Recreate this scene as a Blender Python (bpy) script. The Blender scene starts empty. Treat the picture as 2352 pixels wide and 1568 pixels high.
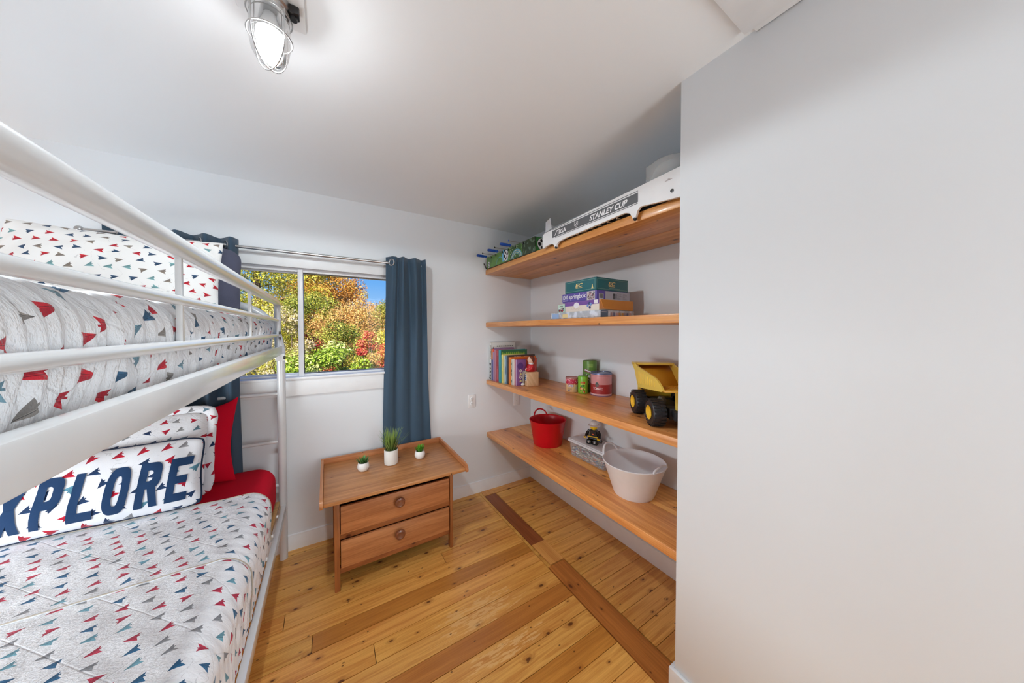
import bpy, bmesh, math, random
import numpy as np
from mathutils import Vector, Matrix, noise
PI = math.pi
random.seed(7)
SC = bpy.context.scene
COL = SC.collection

def C(r, g, b):
    return tuple(((c / 255) / 12.92 if c / 255 <= .04045 else ((c / 255 + .055) / 1.055) ** 2.4) for c in (r, g, b)) + (1.0,)

# ------------------------------------------------------------------ camera, world, sun, exposure
EYE = 1.40
cam_d = bpy.data.cameras.new('camera'); cam = bpy.data.objects.new('camera', cam_d); COL.objects.link(cam)
cam_d.sensor_width = 36.0; cam_d.lens = 693.5 / 2352 * 36.0; cam_d.clip_start = .02; cam_d.clip_end = 200
cam_d.shift_y = -(784 - 771.8) / 2352
cam.location = (0, 0, EYE)
cam.rotation_euler = (math.radians(90 - 1.12), math.radians(0), math.radians(-31.57))
SC.camera = cam
W = bpy.data.worlds.new('world'); SC.world = W; W.use_nodes = True
wn = W.node_tree.nodes; wl = W.node_tree.links
wt = wn.new('ShaderNodeTexCoord'); wsep = wn.new('ShaderNodeSeparateXYZ'); wl.new(wt.outputs['Generated'], wsep.inputs[0])
wr = wn.new('ShaderNodeValToRGB'); wl.new(wsep.outputs[2], wr.inputs[0])
wr.color_ramp.elements[0].position = 0.0; wr.color_ramp.elements[0].color = C(178, 216, 250)
wr.color_ramp.elements[1].position = .55; wr.color_ramp.elements[1].color = C(64, 128, 226)
_e = wr.color_ramp.elements.new(.14); _e.color = C(112, 178, 246)
wn['Background'].inputs[1].default_value = 1.05
wl.new(wr.outputs[0], wn['Background'].inputs[0])
sun_d = bpy.data.lights.new('sun', 'SUN'); sun = bpy.data.objects.new('sun', sun_d); COL.objects.link(sun)
sun_d.energy = 11.5; sun_d.angle = math.radians(1.0); sun_d.color = (1, .95, .86)
sun.rotation_euler = Vector((.45, .75, -.62)).to_track_quat('-Z', 'Y').to_euler()
def fill_light(name, w, h, energy, loc, aim):
    """soft area light added out of view to brighten the room"""
    d = bpy.data.lights.new(name, 'AREA'); o = bpy.data.objects.new(name, d); COL.objects.link(o)
    d.shape = 'RECTANGLE'; d.size = w; d.size_y = h; d.energy = energy; d.color = (.87, .955, 1)
    o.location = loc; o.rotation_euler = Vector(aim).to_track_quat('-Z', 'Y').to_euler()
fill_light('rear_fill_light', .75, 1.5, 24, (.80, -1.10, 1.22), (-.62, .80, -.02))  # added fill behind the camera, out of view; no doorway is built
fill_light('left_fill_light', 1.8, .56, 64, (-2.16, 1.15, .92), (.64, .56, -.54))  # added fill by the unseen left wall, which has no window
BULB, LED = 110.0, 44.0
SC.view_settings.view_transform = 'Standard'; SC.view_settings.look = 'None'
SC.view_settings.exposure = 0.0; SC.view_settings.gamma = 1.0; SC.view_settings.use_curve_mapping = False
SC.cycles.max_bounces = 10; SC.cycles.diffuse_bounces = 6; SC.cycles.transparent_max_bounces = 16; SC.cycles.glossy_bounces = 5
SC.cycles.sample_clamp_indirect = 6.0; SC.cycles.use_denoising = True; SC.cycles.caustics_reflective = False; SC.cycles.caustics_refractive = False

# ------------------------------------------------------------------ node helpers
class NT:
    def __init__(s, name):
        s.m = bpy.data.materials.new(name); s.m.use_nodes = True
        s.t = s.m.node_tree; s.b = s.t.nodes['Principled BSDF']
    def n(s, typ, **kw):
        nd = s.t.nodes.new(typ)
        for k, v in kw.items(): setattr(nd, k, v)
        return nd
    def put(s, sock, v):
        if isinstance(v, bpy.types.NodeSocket): s.t.links.new(v, sock)
        else: sock.default_value = v
    def f(s, op, a, b=0.0, c=0.0, clamp=False):
        nd = s.n('ShaderNodeMath', operation=op, use_clamp=clamp)
        for i, v in enumerate((a, b, c)): s.put(nd.inputs[i], v)
        return nd.outputs[0]
    def xyz(s, v):
        nd = s.n('ShaderNodeSeparateXYZ'); s.put(nd.inputs[0], v); return nd.outputs
    def comb(s, x, y, z=0.0):
        nd = s.n('ShaderNodeCombineXYZ')
        for i, v in enumerate((x, y, z)): s.put(nd.inputs[i], v)
        return nd.outputs[0]
    def vm(s, op, a, b):
        nd = s.n('ShaderNodeVectorMath', operation=op); s.put(nd.inputs[0], a); s.put(nd.inputs[1], b); return nd.outputs[0]
    def mix(s, fac, a, b, typ='MIX'):
        nd = s.n('ShaderNodeMix', data_type='RGBA', blend_type=typ)
        s.put(nd.inputs[0], fac); s.put(nd.inputs[6], a); s.put(nd.inputs[7], b); return nd.outputs[2]
    def noise(s, vec, scale=5.0, detail=3.0, rough=.5, dist=0.0):
        nd = s.n('ShaderNodeTexNoise'); s.put(nd.inputs['Vector'], vec); nd.inputs['Scale'].default_value = scale
        nd.inputs['Detail'].default_value = detail; nd.inputs['Roughness'].default_value = rough; nd.inputs['Distortion'].default_value = dist
        return nd.outputs[0]
    def smooth(s, v, lo, hi, o0=0.0, o1=1.0):
        nd = s.n('ShaderNodeMapRange', interpolation_type='SMOOTHSTEP'); s.put(nd.inputs[0], v)
        for i, q in enumerate((lo, hi, o0, o1)): nd.inputs[i + 1].default_value = q
        return nd.outputs[0]
    def bump(s, h, strength=.3, dist=.002):
        nd = s.n('ShaderNodeBump'); nd.inputs['Strength'].default_value = strength; nd.inputs['Distance'].default_value = dist
        s.put(nd.inputs['Height'], h); s.t.links.new(nd.outputs[0], s.b.inputs['Normal'])
    def tc(s, k='Object'):
        return s.n('ShaderNodeTexCoord').outputs[k]
    def set(s, col=None, rough=None, metal=None, spec=None, coat=None):
        if col is not None: s.put(s.b.inputs['Base Color'], col)
        if rough is not None: s.put(s.b.inputs['Roughness'], rough)
        if metal is not None: s.b.inputs['Metallic'].default_value = metal
        if spec is not None: s.b.inputs['Specular IOR Level'].default_value = spec
        if coat is not None: s.b.inputs['Coat Weight'].default_value = coat; s.b.inputs['Coat Roughness'].default_value = .12
        return s.m

_plain = {}
def plain(name, col, rough=.5, metal=0.0, spec=.5, coat=None, grain=0.0):
    """a single colour with a faint mottled variation"""
    if name in _plain: return _plain[name]
    t = NT(name)
    nz = t.noise(t.tc(), 14, 3)
    v = t.f('MULTIPLY_ADD', nz, .12, .94)
    c = t.mix(1.0, col, t.comb(v, v, v), 'MULTIPLY')
    if grain: t.bump(t.noise(t.tc(), grain, 3), .25, .001)
    _plain[name] = t.set(c, rough, metal, spec, coat)
    return _plain[name]

def wall_paint(name, col):
    t = NT(name)
    p = t.n('ShaderNodeNewGeometry').outputs['Position']
    v = t.f('MULTIPLY_ADD', t.noise(p, 1.3, 2), .03, .985)
    t.bump(t.noise(p, 180, 3), .06, .001)
    return t.set(t.mix(1.0, col, t.comb(v, v, v), 'MULTIPLY'), .62, 0, .25)

def wood(name, light, dark, axis=0, rough=.4, knots=.5, hue=.12, worn=False, ring=1.0, coat=0.15, knot_scale=(5.0, 9.5)):
    """pine: grain along the given axis of the object, knots, per-board offset and tone"""
    t = NT(name)
    oi = t.n('ShaderNodeObjectInfo').outputs['Random']
    o = t.xyz(t.tc())
    a = o[axis]; others = [o[i] for i in range(3) if i != axis]
    off = t.f('MULTIPLY', oi, 57.0)
    along = t.f('ADD', a, off)
    cross = t.f('ADD', others[0], t.f('MULTIPLY', others[1], .61))
    kv = t.comb(t.f('MULTIPLY', along, knot_scale[0]), t.f('MULTIPLY', t.f('ADD', cross, off), knot_scale[1]), off)
    vo = t.n('ShaderNodeTexVoronoi', feature='F1', voronoi_dimensions='2D'); t.put(vo.inputs['Vector'], kv); vo.inputs['Scale'].default_value = 1.0
    dk = vo.outputs['Distance']
    cr = t.n('ShaderNodeSeparateColor'); t.put(cr.inputs[0], vo.outputs['Color'])
    has = t.f('LESS_THAN', cr.outputs[0], knots)
    size = t.f('MULTIPLY_ADD', cr.outputs[1], .085, .03)
    kn = t.f('MULTIPLY', has, t.f('SUBTRACT', 1.0, t.f('SMOOTH_MIN', t.f('DIVIDE', dk, size), 1.0, .3), clamp=True))
    halo = t.f('MULTIPLY', has, t.smooth(t.f('DIVIDE', dk, size), .9, 2.6, 1, 0))
    warp = t.f('MULTIPLY', halo, .02)
    gv = t.comb(t.f('MULTIPLY', along, 1.1), t.f('MULTIPLY', t.f('ADD', cross, warp), 20.0), off)
    g1 = t.noise(gv, 2.0, 5, .6, .6)
    gv2 = t.comb(t.f('MULTIPLY', along, 3.0), t.f('MULTIPLY', cross, 130.0), off)
    g2 = t.noise(gv2, 2.2, 3, .6)
    big = t.noise(t.comb(along, t.f('MULTIPLY', cross, 3.0), off), 2.2, 2)
    fac = t.f('ADD', t.f('MULTIPLY', t.smooth(g1, .34, .66), .62 * ring), t.f('ADD', t.f('MULTIPLY', t.smooth(g2, .3, .7), .40), t.f('MULTIPLY', t.f('SUBTRACT', big, .5), .5)))
    col = t.mix(t.f('SUBTRACT', fac, .12, clamp=True), light, dark)
    hs = t.n('ShaderNodeHueSaturation')
    hs.inputs['Saturation'].default_value = 1.0
    t.put(hs.inputs['Hue'], t.f('MULTIPLY_ADD', oi, hue * .16, .5 - hue * .08))
    rnd2 = t.f('FRACT', t.f('MULTIPLY', oi, 7.31))
    t.put(hs.inputs['Value'], t.f('MULTIPLY_ADD', rnd2, hue * 2.2, 1.0 - hue * 1.1)); t.put(hs.inputs['Color'], col)
    col = hs.outputs[0]
    col = t.mix(t.f('MULTIPLY', halo, .38), col, (dark[0] * .6, dark[1] * .5, dark[2] * .45, 1))
    col = t.mix(t.smooth(kn, .05, .6, 0, .9), col, C(88, 42, 20))
    v2 = t.n('ShaderNodeTexVoronoi', feature='F1', voronoi_dimensions='2D'); t.put(v2.inputs['Vector'], t.comb(t.f('MULTIPLY', along, 13.0), t.f('MULTIPLY', t.f('ADD', cross, off), 21.0))); v2.inputs['Scale'].default_value = 1.0
    c2 = t.n('ShaderNodeSeparateColor'); t.put(c2.inputs[0], v2.outputs['Color'])
    pin = t.f('MULTIPLY', t.f('LESS_THAN', c2.outputs[0], knots * .22), t.smooth(v2.outputs['Distance'], .035, .09, 1, 0))
    col = t.mix(t.f('MULTIPLY', pin, .8), col, C(74, 38, 20))
    r = rough
    if worn:
        p = t.n('ShaderNodeNewGeometry').outputs['Position']
        w = t.xyz(p)
        m1 = t.f('MULTIPLY', t.smooth(t.f('ABSOLUTE', t.f('SUBTRACT', w[1], 1.345)), .05, .10, 1, 0), t.smooth(t.f('ABSOLUTE', t.f('SUBTRACT', w[0], .63)), .08, .36, 1, 0))
        m2 = t.f('MULTIPLY', t.smooth(t.f('ABSOLUTE', t.f('SUBTRACT', w[1], 1.12)), .03, .05, 1, 0), t.smooth(t.f('ABSOLUTE', t.f('SUBTRACT', w[0], .66)), .05, .34, 1, 0))
        m3 = t.f('MULTIPLY', t.smooth(t.f('ABSOLUTE', t.f('SUBTRACT', w[1], 1.03)), .03, .05, .6, 0), t.smooth(t.f('ABSOLUTE', t.f('SUBTRACT', w[0], .40)), .03, .16, 1, 0))
        m = t.f('MAXIMUM', t.f('MAXIMUM', m1, m2), m3)
        sv = t.comb(t.f('MULTIPLY', w[0], 9.0), t.f('MULTIPLY', w[1], 52.0), 0.0)
        sc = t.noise(sv, 1.6, 5, .62)
        flake = t.smooth(t.f('ADD', sc, t.f('MULTIPLY', m, .23)), .70, .76)
        flake = t.f('MULTIPLY', flake, t.smooth(m, .02, .3))
        col = t.mix(t.f('MULTIPLY', flake, .7), col, C(236, 190, 124))
        r = t.f('MULTIPLY_ADD', flake, .25, rough)
    t.bump(t.f('SUBTRACT', g2, t.f('MULTIPLY', kn, .4)), .12, .001)
    t.set(col, r, 0, .5, coat)
    return t.m

def cloth_print(name, base, cx, cy, size, ang=0.0, spread=.9, flip=.3, palette=None, trails=True, bump=('fine', .35), rough=.85):
    """white fabric printed with little folded paper planes; UV in metres"""
    t = NT(name)
    uvn = t.tc('UV'); uv = t.xyz(uvn)
    fine = t.noise(uvn, 260, 2)
    wob = t.noise(uvn, 9, 2)
    row = t.f('FLOOR', t.f('DIVIDE', uv[1], cy))
    uu = t.f('ADD', t.f('DIVIDE', uv[0], cx), t.f('MULTIPLY', row, .37))
    cell = t.f('FLOOR', uu)
    wh = t.n('ShaderNodeTexWhiteNoise', noise_dimensions='2D'); t.put(wh.inputs['Vector'], t.comb(cell, row))
    rc = t.n('ShaderNodeSeparateColor'); t.put(rc.inputs[0], wh.outputs['Color']); R, G, B = rc.outputs[0:3]
    V = wh.outputs['Value']
    lx = t.f('MULTIPLY', t.f('SUBTRACT', t.f('SUBTRACT', uu, cell), .5), cx)
    ly = t.f('MULTIPLY', t.f('SUBTRACT', t.f('FRACT', t.f('DIVIDE', uv[1], cy)), .5), cy)
    lx = t.f('ADD', lx, t.f('MULTIPLY', t.f('SUBTRACT', R, .5), cx * .26))
    ly = t.f('ADD', ly, t.f('MULTIPLY', t.f('SUBTRACT', G, .5), cy * .22))
    an = t.f('ADD', t.f('MULTIPLY', t.f('SUBTRACT', B, .5), spread), ang)
    an = t.f('ADD', an, t.f('MULTIPLY', t.f('LESS_THAN', t.f('FRACT', t.f('MULTIPLY', V, 13.7)), flip), PI))
    cs, sn = t.f('COSINE', an), t.f('SINE', an)
    x = t.f('ADD', t.f('MULTIPLY', lx, cs), t.f('MULTIPLY', ly, sn))
    y = t.f('SUBTRACT', t.f('MULTIPLY', ly, cs), t.f('MULTIPLY', lx, sn))
    ay = t.f('ABSOLUTE', y)
    a, hw = size / 2, size * .45
    side = t.f('LESS_THAN', ay, t.f('MULTIPLY', t.f('SUBTRACT', a, x), hw / (2 * a)))
    tail = t.f('GREATER_THAN', x, t.f('SUBTRACT', -a + size * .16, t.f('MULTIPLY', ay, size * .16 / hw)))
    keel = t.f('MULTIPLY', t.f('LESS_THAN', t.f('ABSOLUTE', t.f('ADD', y, size * .10)), size * .06), t.f('GREATER_THAN', x, -a))
    keel = t.f('MULTIPLY', keel, t.f('LESS_THAN', x, a * .2))
    ins = t.f('MAXIMUM', t.f('MULTIPLY', side, tail), keel)
    pal = palette or [(.0, C(196, 38, 52)), (.36, C(44, 74, 112)), (.62, C(96, 150, 165)), (.80, C(150, 145, 142))]
    ramp = t.n('ShaderNodeValToRGB'); ramp.color_ramp.interpolation = 'CONSTANT'
    els = ramp.color_ramp.elements
    els[0].position, els[0].color = pal[0]; els[1].position, els[1].color = pal[1]
    for p_, c_ in pal[2:]:
        e = els.new(p_); e.color = c_
    t.put(ramp.inputs[0], V)
    ink = ramp.outputs[0]
    dark = t.f('MULTIPLY', t.f('LESS_THAN', y, 0.0), .32)
    ink = t.mix(dark, ink, C(30, 34, 50))
    crease = t.f('LESS_THAN', t.f('ABSOLUTE', t.f('SUBTRACT', y, t.f('MULTIPLY', t.f('SUBTRACT', a, x), .10))), size * .016)
    ink = t.mix(t.f('MULTIPLY', crease, .7), ink, C(30, 32, 44))
    col = base
    if trails:
        nz = t.noise(uvn, 11, 1.0)
        ln = t.f('LESS_THAN', t.f('ABSOLUTE', t.f('SUBTRACT', nz, .5)), .003)
        dsh = t.f('GREATER_THAN', t.noise(uvn, 110, 0), .47)
        gap = t.f('GREATER_THAN', t.noise(uvn, 6, 0), .48)
        col = t.mix(t.f('MULTIPLY', t.f('MULTIPLY', ln, dsh), t.f('MULTIPLY', gap, .24)), base, C(110, 112, 120))
    col = t.mix(ins, col, ink)
    h = t.f('ADD', t.f('MULTIPLY', fine, .12), wob)
    if bump[0] == 'quilt':
        # pucker and diagonal stitch lines
        d1 = t.f('ABSOLUTE', t.f('SUBTRACT', t.f('FRACT', t.f('DIVIDE', t.f('ADD', uv[0], uv[1]), .19)), .5))
        d2 = t.f('ABSOLUTE', t.f('SUBTRACT', t.f('FRACT', t.f('DIVIDE', t.f('SUBTRACT', uv[0], uv[1]), .19)), .5))
        st = t.f('MINIMUM', d1, d2)
        pk = t.noise(t.comb(t.f('MULTIPLY', uv[0], 1.0), t.f('MULTIPLY', uv[1], 2.2)), 75, 3, .65)
        h = t.f('ADD', t.f('MULTIPLY', pk, .9), t.f('MULTIPLY', t.smooth(st, 0, .022), .2))
        col = t.mix(t.f('MULTIPLY', t.smooth(st, .0, .012, 1, 0), .16), col, C(150, 150, 158))
    t.bump(h, bump[1], .006)
    t.set(col, rough, 0, .15)
    t.b.inputs['Sheen Weight'].default_value = .15
    return t.m

def fabric(name, col, scale=420, rough=.9, wr=.3, sheen=.12):
    t = NT(name)
    o = t.tc()
    n1 = t.noise(o, scale, 2); n2 = t.noise(o, 7, 3)
    v = t.f('MULTIPLY_ADD', n1, .2, .9)
    t.bump(t.f('ADD', t.f('MULTIPLY', n1, .15), n2), wr, .006)
    t.set(t.mix(1.0, col, t.comb(v, v, v), 'MULTIPLY'), rough, 0, .2)
    t.b.inputs['Sheen Weight'].default_value = sheen
    return t.m

def thin_glass(name, tint=(1, 1, 1, 1), clear=.93, rough=.02, base_refl=.05):
    t = NT(name)
    out = t.t.nodes['Material Output']
    tr = t.n('ShaderNodeBsdfTransparent'); tr.inputs[0].default_value = tuple(c * clear for c in tint[:3]) + (1,)
    gl = t.n('ShaderNodeBsdfGlossy'); gl.inputs['Roughness'].default_value = rough
    lw = t.n('ShaderNodeLayerWeight'); lw.inputs[0].default_value = .25
    ms = t.n('ShaderNodeMixShader')
    t.put(ms.inputs[0], t.f('MULTIPLY_ADD', lw.outputs['Fresnel'], base_refl * 6, base_refl * .5, clamp=True))
    t.t.links.new(tr.outputs[0], ms.inputs[1]); t.t.links.new(gl.outputs[0], ms.inputs[2]); t.t.links.new(ms.outputs[0], out.inputs[0])
    return t.m

def milky(name, col, amount):
    """clear plastic with a little haze of its own"""
    t = NT(name)
    out = t.t.nodes['Material Output']
    t.set(col, .25)
    tr = t.n('ShaderNodeBsdfTransparent'); ms = t.n('ShaderNodeMixShader'); ms.inputs[0].default_value = amount
    t.t.links.new(tr.outputs[0], ms.inputs[1]); t.t.links.new(t.b.outputs[0], ms.inputs[2]); t.t.links.new(ms.outputs[0], out.inputs[0])
    return t.m

def emit(name, col, strength):
    t = NT(name)
    t.b.inputs['Emission Color'].default_value = col; t.b.inputs['Emission Strength'].default_value = strength
    return t.set(col, .3)

def leafy(name, cols, rough=.55):
    """leaf colours picked per leaf (stored per leaf in the UV's u)"""
    t = NT(name)
    u = t.xyz(t.tc('UV'))[0]
    r = t.n('ShaderNodeValToRGB'); r.color_ramp.interpolation = 'LINEAR'
    els = r.color_ramp.elements
    els[0].position, els[0].color = 0, cols[0]; els[1].position, els[1].color = 1, cols[-1]
    for i, c in enumerate(cols[1:-1]):
        e = els.new((i + 1) / (len(cols) - 1)); e.color = c
    t.put(r.inputs[0], u)
    out = t.t.nodes['Material Output']
    t.set(r.outputs[0], rough, 0, .4)
    tl = t.n('ShaderNodeBsdfTranslucent'); t.put(tl.inputs[0], r.outputs[0])
    ms = t.n('ShaderNodeMixShader'); ms.inputs[0].default_value = .35
    t.t.links.new(t.b.outputs[0], ms.inputs[1]); t.t.links.new(tl.outputs[0], ms.inputs[2]); t.t.links.new(ms.outputs[0], out.inputs[0])
    return t.m

# ------------------------------------------------------------------ mesh helpers
class MB:
    def __init__(s): s.v, s.f, s.m, s.uv = [], [], [], []
    def add(s, v, f, mi=0, M=None, uv=None):
        b = len(s.v)
        s.v += [tuple(M @ Vector(p)) for p in v] if M is not None else [tuple(p) for p in v]
        for i, q in enumerate(f):
            s.f.append([b + k for k in q]); s.m.append(mi if isinstance(mi, int) else mi[i])
            s.uv.append([uv[k] for k in q] if uv else [(0, 0)] * len(q))
        return s
    def box(s, x0, x1, y0, y1, z0, z1, bev=0.0, mi=0, M=None, seg=2):
        if bev <= 0:
            v = [(x, y, z) for x in (x0, x1) for y in (y0, y1) for z in (z0, z1)]
            return s.add(v, [(0, 1, 3, 2), (4, 6, 7, 5), (0, 4, 5, 1), (2, 3, 7, 6), (0, 2, 6, 4), (1, 5, 7, 3)], mi, M)
        bm = bmesh.new(); bmesh.ops.create_cube(bm, size=1)
        for q in bm.verts: q.co = Vector(((x0 + x1) / 2 + q.co.x * (x1 - x0), (y0 + y1) / 2 + q.co.y * (y1 - y0), (z0 + z1) / 2 + q.co.z * (z1 - z0)))
        bev = min(bev, .49 * min(abs(x1 - x0), abs(y1 - y0), abs(z1 - z0)))
        bmesh.ops.bevel(bm, geom=bm.edges[:], offset=bev, segments=seg, profile=.5, affect='EDGES')
        s.bm(bm, mi, M); return s
    def bm(s, bm, mi=0, M=None):
        bm.verts.index_update()
        s.add([q.co[:] for q in bm.verts], [[q.index for q in f.verts] for f in bm.faces], mi, M); bm.free(); return s
    def tube(s, path, r, n=10, closed=False, mi=0, M=None, caps=True):
        P = [Vector(p) for p in path]; k = len(P)
        R = r if isinstance(r, (list, tuple)) else [r] * k
        T = []
        for i in range(k):
            a = P[i - 1] if (i or closed) else P[i]; b = P[(i + 1) % k] if (i < k - 1 or closed) else P[i]
            T.append((b - a).normalized())
        up = Vector((0, 0, 1)) if abs(T[0].z) < .9 else Vector((1, 0, 0))
        N = (up - T[0] * up.dot(T[0])).normalized(); v = []
        for i in range(k):
            N = (N - T[i] * N.dot(T[i])).normalized(); B = T[i].cross(N)
            v += [P[i] + (N * math.cos(2 * PI * j / n) + B * math.sin(2 * PI * j / n)) * R[i] for j in range(n)]
        f = []
        for i in range(k if closed else k - 1):
            i2 = (i + 1) % k
            f += [(i * n + j, i * n + (j + 1) % n, i2 * n + (j + 1) % n, i2 * n + j) for j in range(n)]
        if caps and not closed: f += [tuple(range(n))[::-1], tuple((k - 1) * n + j for j in range(n))]
        return s.add(v, f, mi, M)
    def cyl(s, p0, p1, r0, r1=None, n=20, mi=0, M=None):
        return s.tube([p0, p1], [r0, r0 if r1 is None else r1], n, mi=mi, M=M)
    def lathe(s, prof, n=32, mi=0, M=None, sy=1.0):
        v = [(r * math.cos(2 * PI * j / n), sy * r * math.sin(2 * PI * j / n), z) for r, z in prof for j in range(n)]
        f = [(i * n + j, i * n + (j + 1) % n, (i + 1) * n + (j + 1) % n, (i + 1) * n + j) for i in range(len(prof) - 1) for j in range(n)]
        if prof[0][0] > 1e-6: f.append(tuple(range(n))[::-1])
        if prof[-1][0] > 1e-6: f.append(tuple((len(prof) - 1) * n + j for j in range(n)))
        return s.add(v, f, mi, M)
    def shell(s, prof, n=32, mi=0, M=None):                    # open lathe without caps
        v = [(r * math.cos(2 * PI * j / n), r * math.sin(2 * PI * j / n), z) for r, z in prof for j in range(n)]
        f = [(i * n + j, i * n + (j + 1) % n, (i + 1) * n + (j + 1) % n, (i + 1) * n + j) for i in range(len(prof) - 1) for j in range(n)]
        return s.add(v, f, mi, M)
    def sphere(s, c, r, n=20, mi=0, M=None, sc=(1, 1, 1), lo=-PI / 2, hi=PI / 2):
        m = max(4, n // 2)
        T = Matrix.Translation(c) @ Matrix.Diagonal((*sc, 1)); T = M @ T if M is not None else T
        return s.lathe([(max(1e-7, r * math.cos(lo + (hi - lo) * i / m)), r * math.sin(lo + (hi - lo) * i / m)) for i in range(m + 1)], n, mi, T)
    def prism(s, outline, d, mi=0, M=None, mi_side=None):       # outline in XY, extruded z 0..d
        k = len(outline)
        v = [(x, y, 0) for x, y in outline] + [(x, y, d) for x, y in outline]
        f = [tuple(range(k))[::-1], tuple(range(k, 2 * k))] + [(i, (i + 1) % k, k + (i + 1) % k, k + i) for i in range(k)]
        ms = [mi, mi] + [mi if mi_side is None else mi_side] * k
        return s.add(v, f, ms, M)
    def grid(s, fn, nu, nv, mi=0, M=None, uvfn=None, wrap_u=False):
        v, uv = [], []
        for j in range(nv + 1):
            for i in range(nu + (0 if wrap_u else 1)):
                v.append(fn(i / nu, j / nv)); uv.append(uvfn(i / nu, j / nv) if uvfn else (0, 0))
        k = nu if wrap_u else nu + 1
        f = [(j * k + i, j * k + (i + 1) % k, (j + 1) * k + (i + 1) % k, (j + 1) * k + i) for j in range(nv) for i in range(nu)]
        return s.add(v, f, mi, M, uv)
    def quad(s, o, x, y, w, h, mi=0):                           # flat print on a surface
        o, x, y = Vector(o), Vector(x).normalized(), Vector(y).normalized()
        return s.add([o, o + x * w, o + x * w + y * h, o + y * h], [(0, 1, 2, 3)], mi)
    def poly(s, pts, o, x, y, mi=0):
        o, x, y = Vector(o), Vector(x).normalized(), Vector(y).normalized()
        return s.add([o + x * a + y * b for a, b in pts], [tuple(range(len(pts)))], mi)
    def text(s, body, o, x, y, size, width=None, mi=0, bold=0.0, shear=0.0, fn=None, align='L'):
        v, f = text_mesh(body, bold, shear)
        xs = [p[0] for p in v]; ys = [p[1] for p in v]
        x0, x1 = min(xs), max(xs); y0, y1 = min(ys), max(ys)
        kx = (width / (x1 - x0)) if width else size / (y1 - y0); ky = size / (y1 - y0)
        P = [((p[0] - x0) * kx, (p[1] - y0) * ky) for p in v]
        if align == 'C':
            wd = (x1 - x0) * kx; P = [(a - wd / 2, b) for a, b in P]
        if fn: return s.add([fn(a, b) for a, b in P], f, mi)
        o, x, y = Vector(o), Vector(x).normalized(), Vector(y).normalized()
        return s.add([o + x * a + y * b for a, b in P], f, mi)
    def obj(s, name, mats, parent=None, smooth=40, loc=None):
        me = bpy.data.meshes.new(name); me.from_pydata(s.v, [], s.f)
        mats = mats if isinstance(mats, (list, tuple)) else [mats]
        for m in mats: me.materials.append(m)
        me.polygons.foreach_set('material_index', s.m)
        if any(any(q != (0, 0) for q in u) for u in s.uv):
            ul = me.uv_layers.new(name='UVMap')
            ul.data.foreach_set('uv', [c for u in s.uv for q in u for c in q])
        if smooth:
            me.polygons.foreach_set('use_smooth', [True] * len(me.polygons))
            me.set_sharp_from_angle(angle=math.radians(smooth))
        me.update()
        o = bpy.data.objects.new(name, me); COL.objects.link(o)
        if parent is not None: o.parent = parent
        if loc is not None: o.location = loc
        return o

_tc = {}
def text_mesh(body, bold=0.0, shear=0.0, space=1.0):
    k = (body, bold, shear, space)
    if k in _tc: return _tc[k]
    cu = bpy.data.curves.new('t', 'FONT'); cu.body = body; cu.offset = bold; cu.shear = shear; cu.space_character = space; cu.resolution_u = 6; cu.size = 1
    o = bpy.data.objects.new('t', cu); COL.objects.link(o)
    dg = bpy.context.evaluated_depsgraph_get(); me = bpy.data.meshes.new_from_object(o.evaluated_get(dg))
    r = ([tuple(v.co) for v in me.vertices], [tuple(p.vertices) for p in me.polygons])
    bpy.data.objects.remove(o); bpy.data.curves.remove(cu); bpy.data.meshes.remove(me)
    _tc[k] = r; return r

def thing(name, label, cat, loc=(0, 0, 0), rz=0.0, group=None):
    o = bpy.data.objects.new(name, None); COL.objects.link(o); o.location = loc; o.rotation_euler = (0, 0, rz)
    o.empty_display_size = .05
    o['label'] = label; o['category'] = cat
    if group: o['group'] = group
    return o
def tag(o, label, cat, group=None, kind=None):
    o['label'] = label; o['category'] = cat
    if group: o['group'] = group
    if kind: o['kind'] = kind
    return o
def struct(name, mb, mats, parent=None, smooth=40, label=None):
    o = mb.obj(name, mats, parent, smooth)
    if parent is None: o['kind'] = 'structure'
    if label: o['label'] = label
    return o
def stuff(o): o['kind'] = 'stuff'; return o
def T(x, y, z): return Matrix.Translation((x, y, z))
def RX(a): return Matrix.Rotation(a, 4, 'X')
def RY(a): return Matrix.Rotation(a, 4, 'Y')
def RZ(a): return Matrix.Rotation(a, 4, 'Z')
def arc(c, r, a0, a1, n, ax='xz'):
    return [(c[0] + r * math.cos(a0 + (a1 - a0) * i / n), c[1] + r * math.sin(a0 + (a1 - a0) * i / n)) for i in range(n + 1)]

# ------------------------------------------------------------------ materials
M_wall = wall_paint('wall_white', C(229, 233, 237))
M_ceil = wall_paint('ceiling_white', C(243, 247, 250))
M_trim = plain('trim_white', C(236, 238, 240), .4)
M_frame = plain('window_vinyl', C(236, 237, 240), .35)
M_glass = thin_glass('window_glass', clear=.98, base_refl=.008)
M_floor = wood('pine_floor', C(238, 182, 96), C(198, 128, 54), 0, .33, .62, .06, worn=True)
M_floor_stain = wood('pine_floor_dark', C(204, 136, 62), C(168, 102, 42), 0, .33, .4, .06)
M_strip_dark = wood('strip_dark', C(156, 88, 48), C(126, 66, 34), 1, .4, .15, .02)
M_strip_pale = wood('strip_pale', C(234, 174, 98), C(200, 132, 64), 1, .4, .05, .02)
M_strip = wood('strip_pine', C(200, 126, 60), C(158, 92, 40), 1, .38, .5, .04)
M_sub = plain('subfloor_dark', C(50, 34, 22), .9)
M_shelf = wood('shelf_pine', C(238, 170, 100), C(200, 122, 58), 1, .34, .28, .10)
M_dress = wood('dresser_wood', C(206, 142, 90), C(164, 102, 58), 0, .42, .2, .05)
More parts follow.
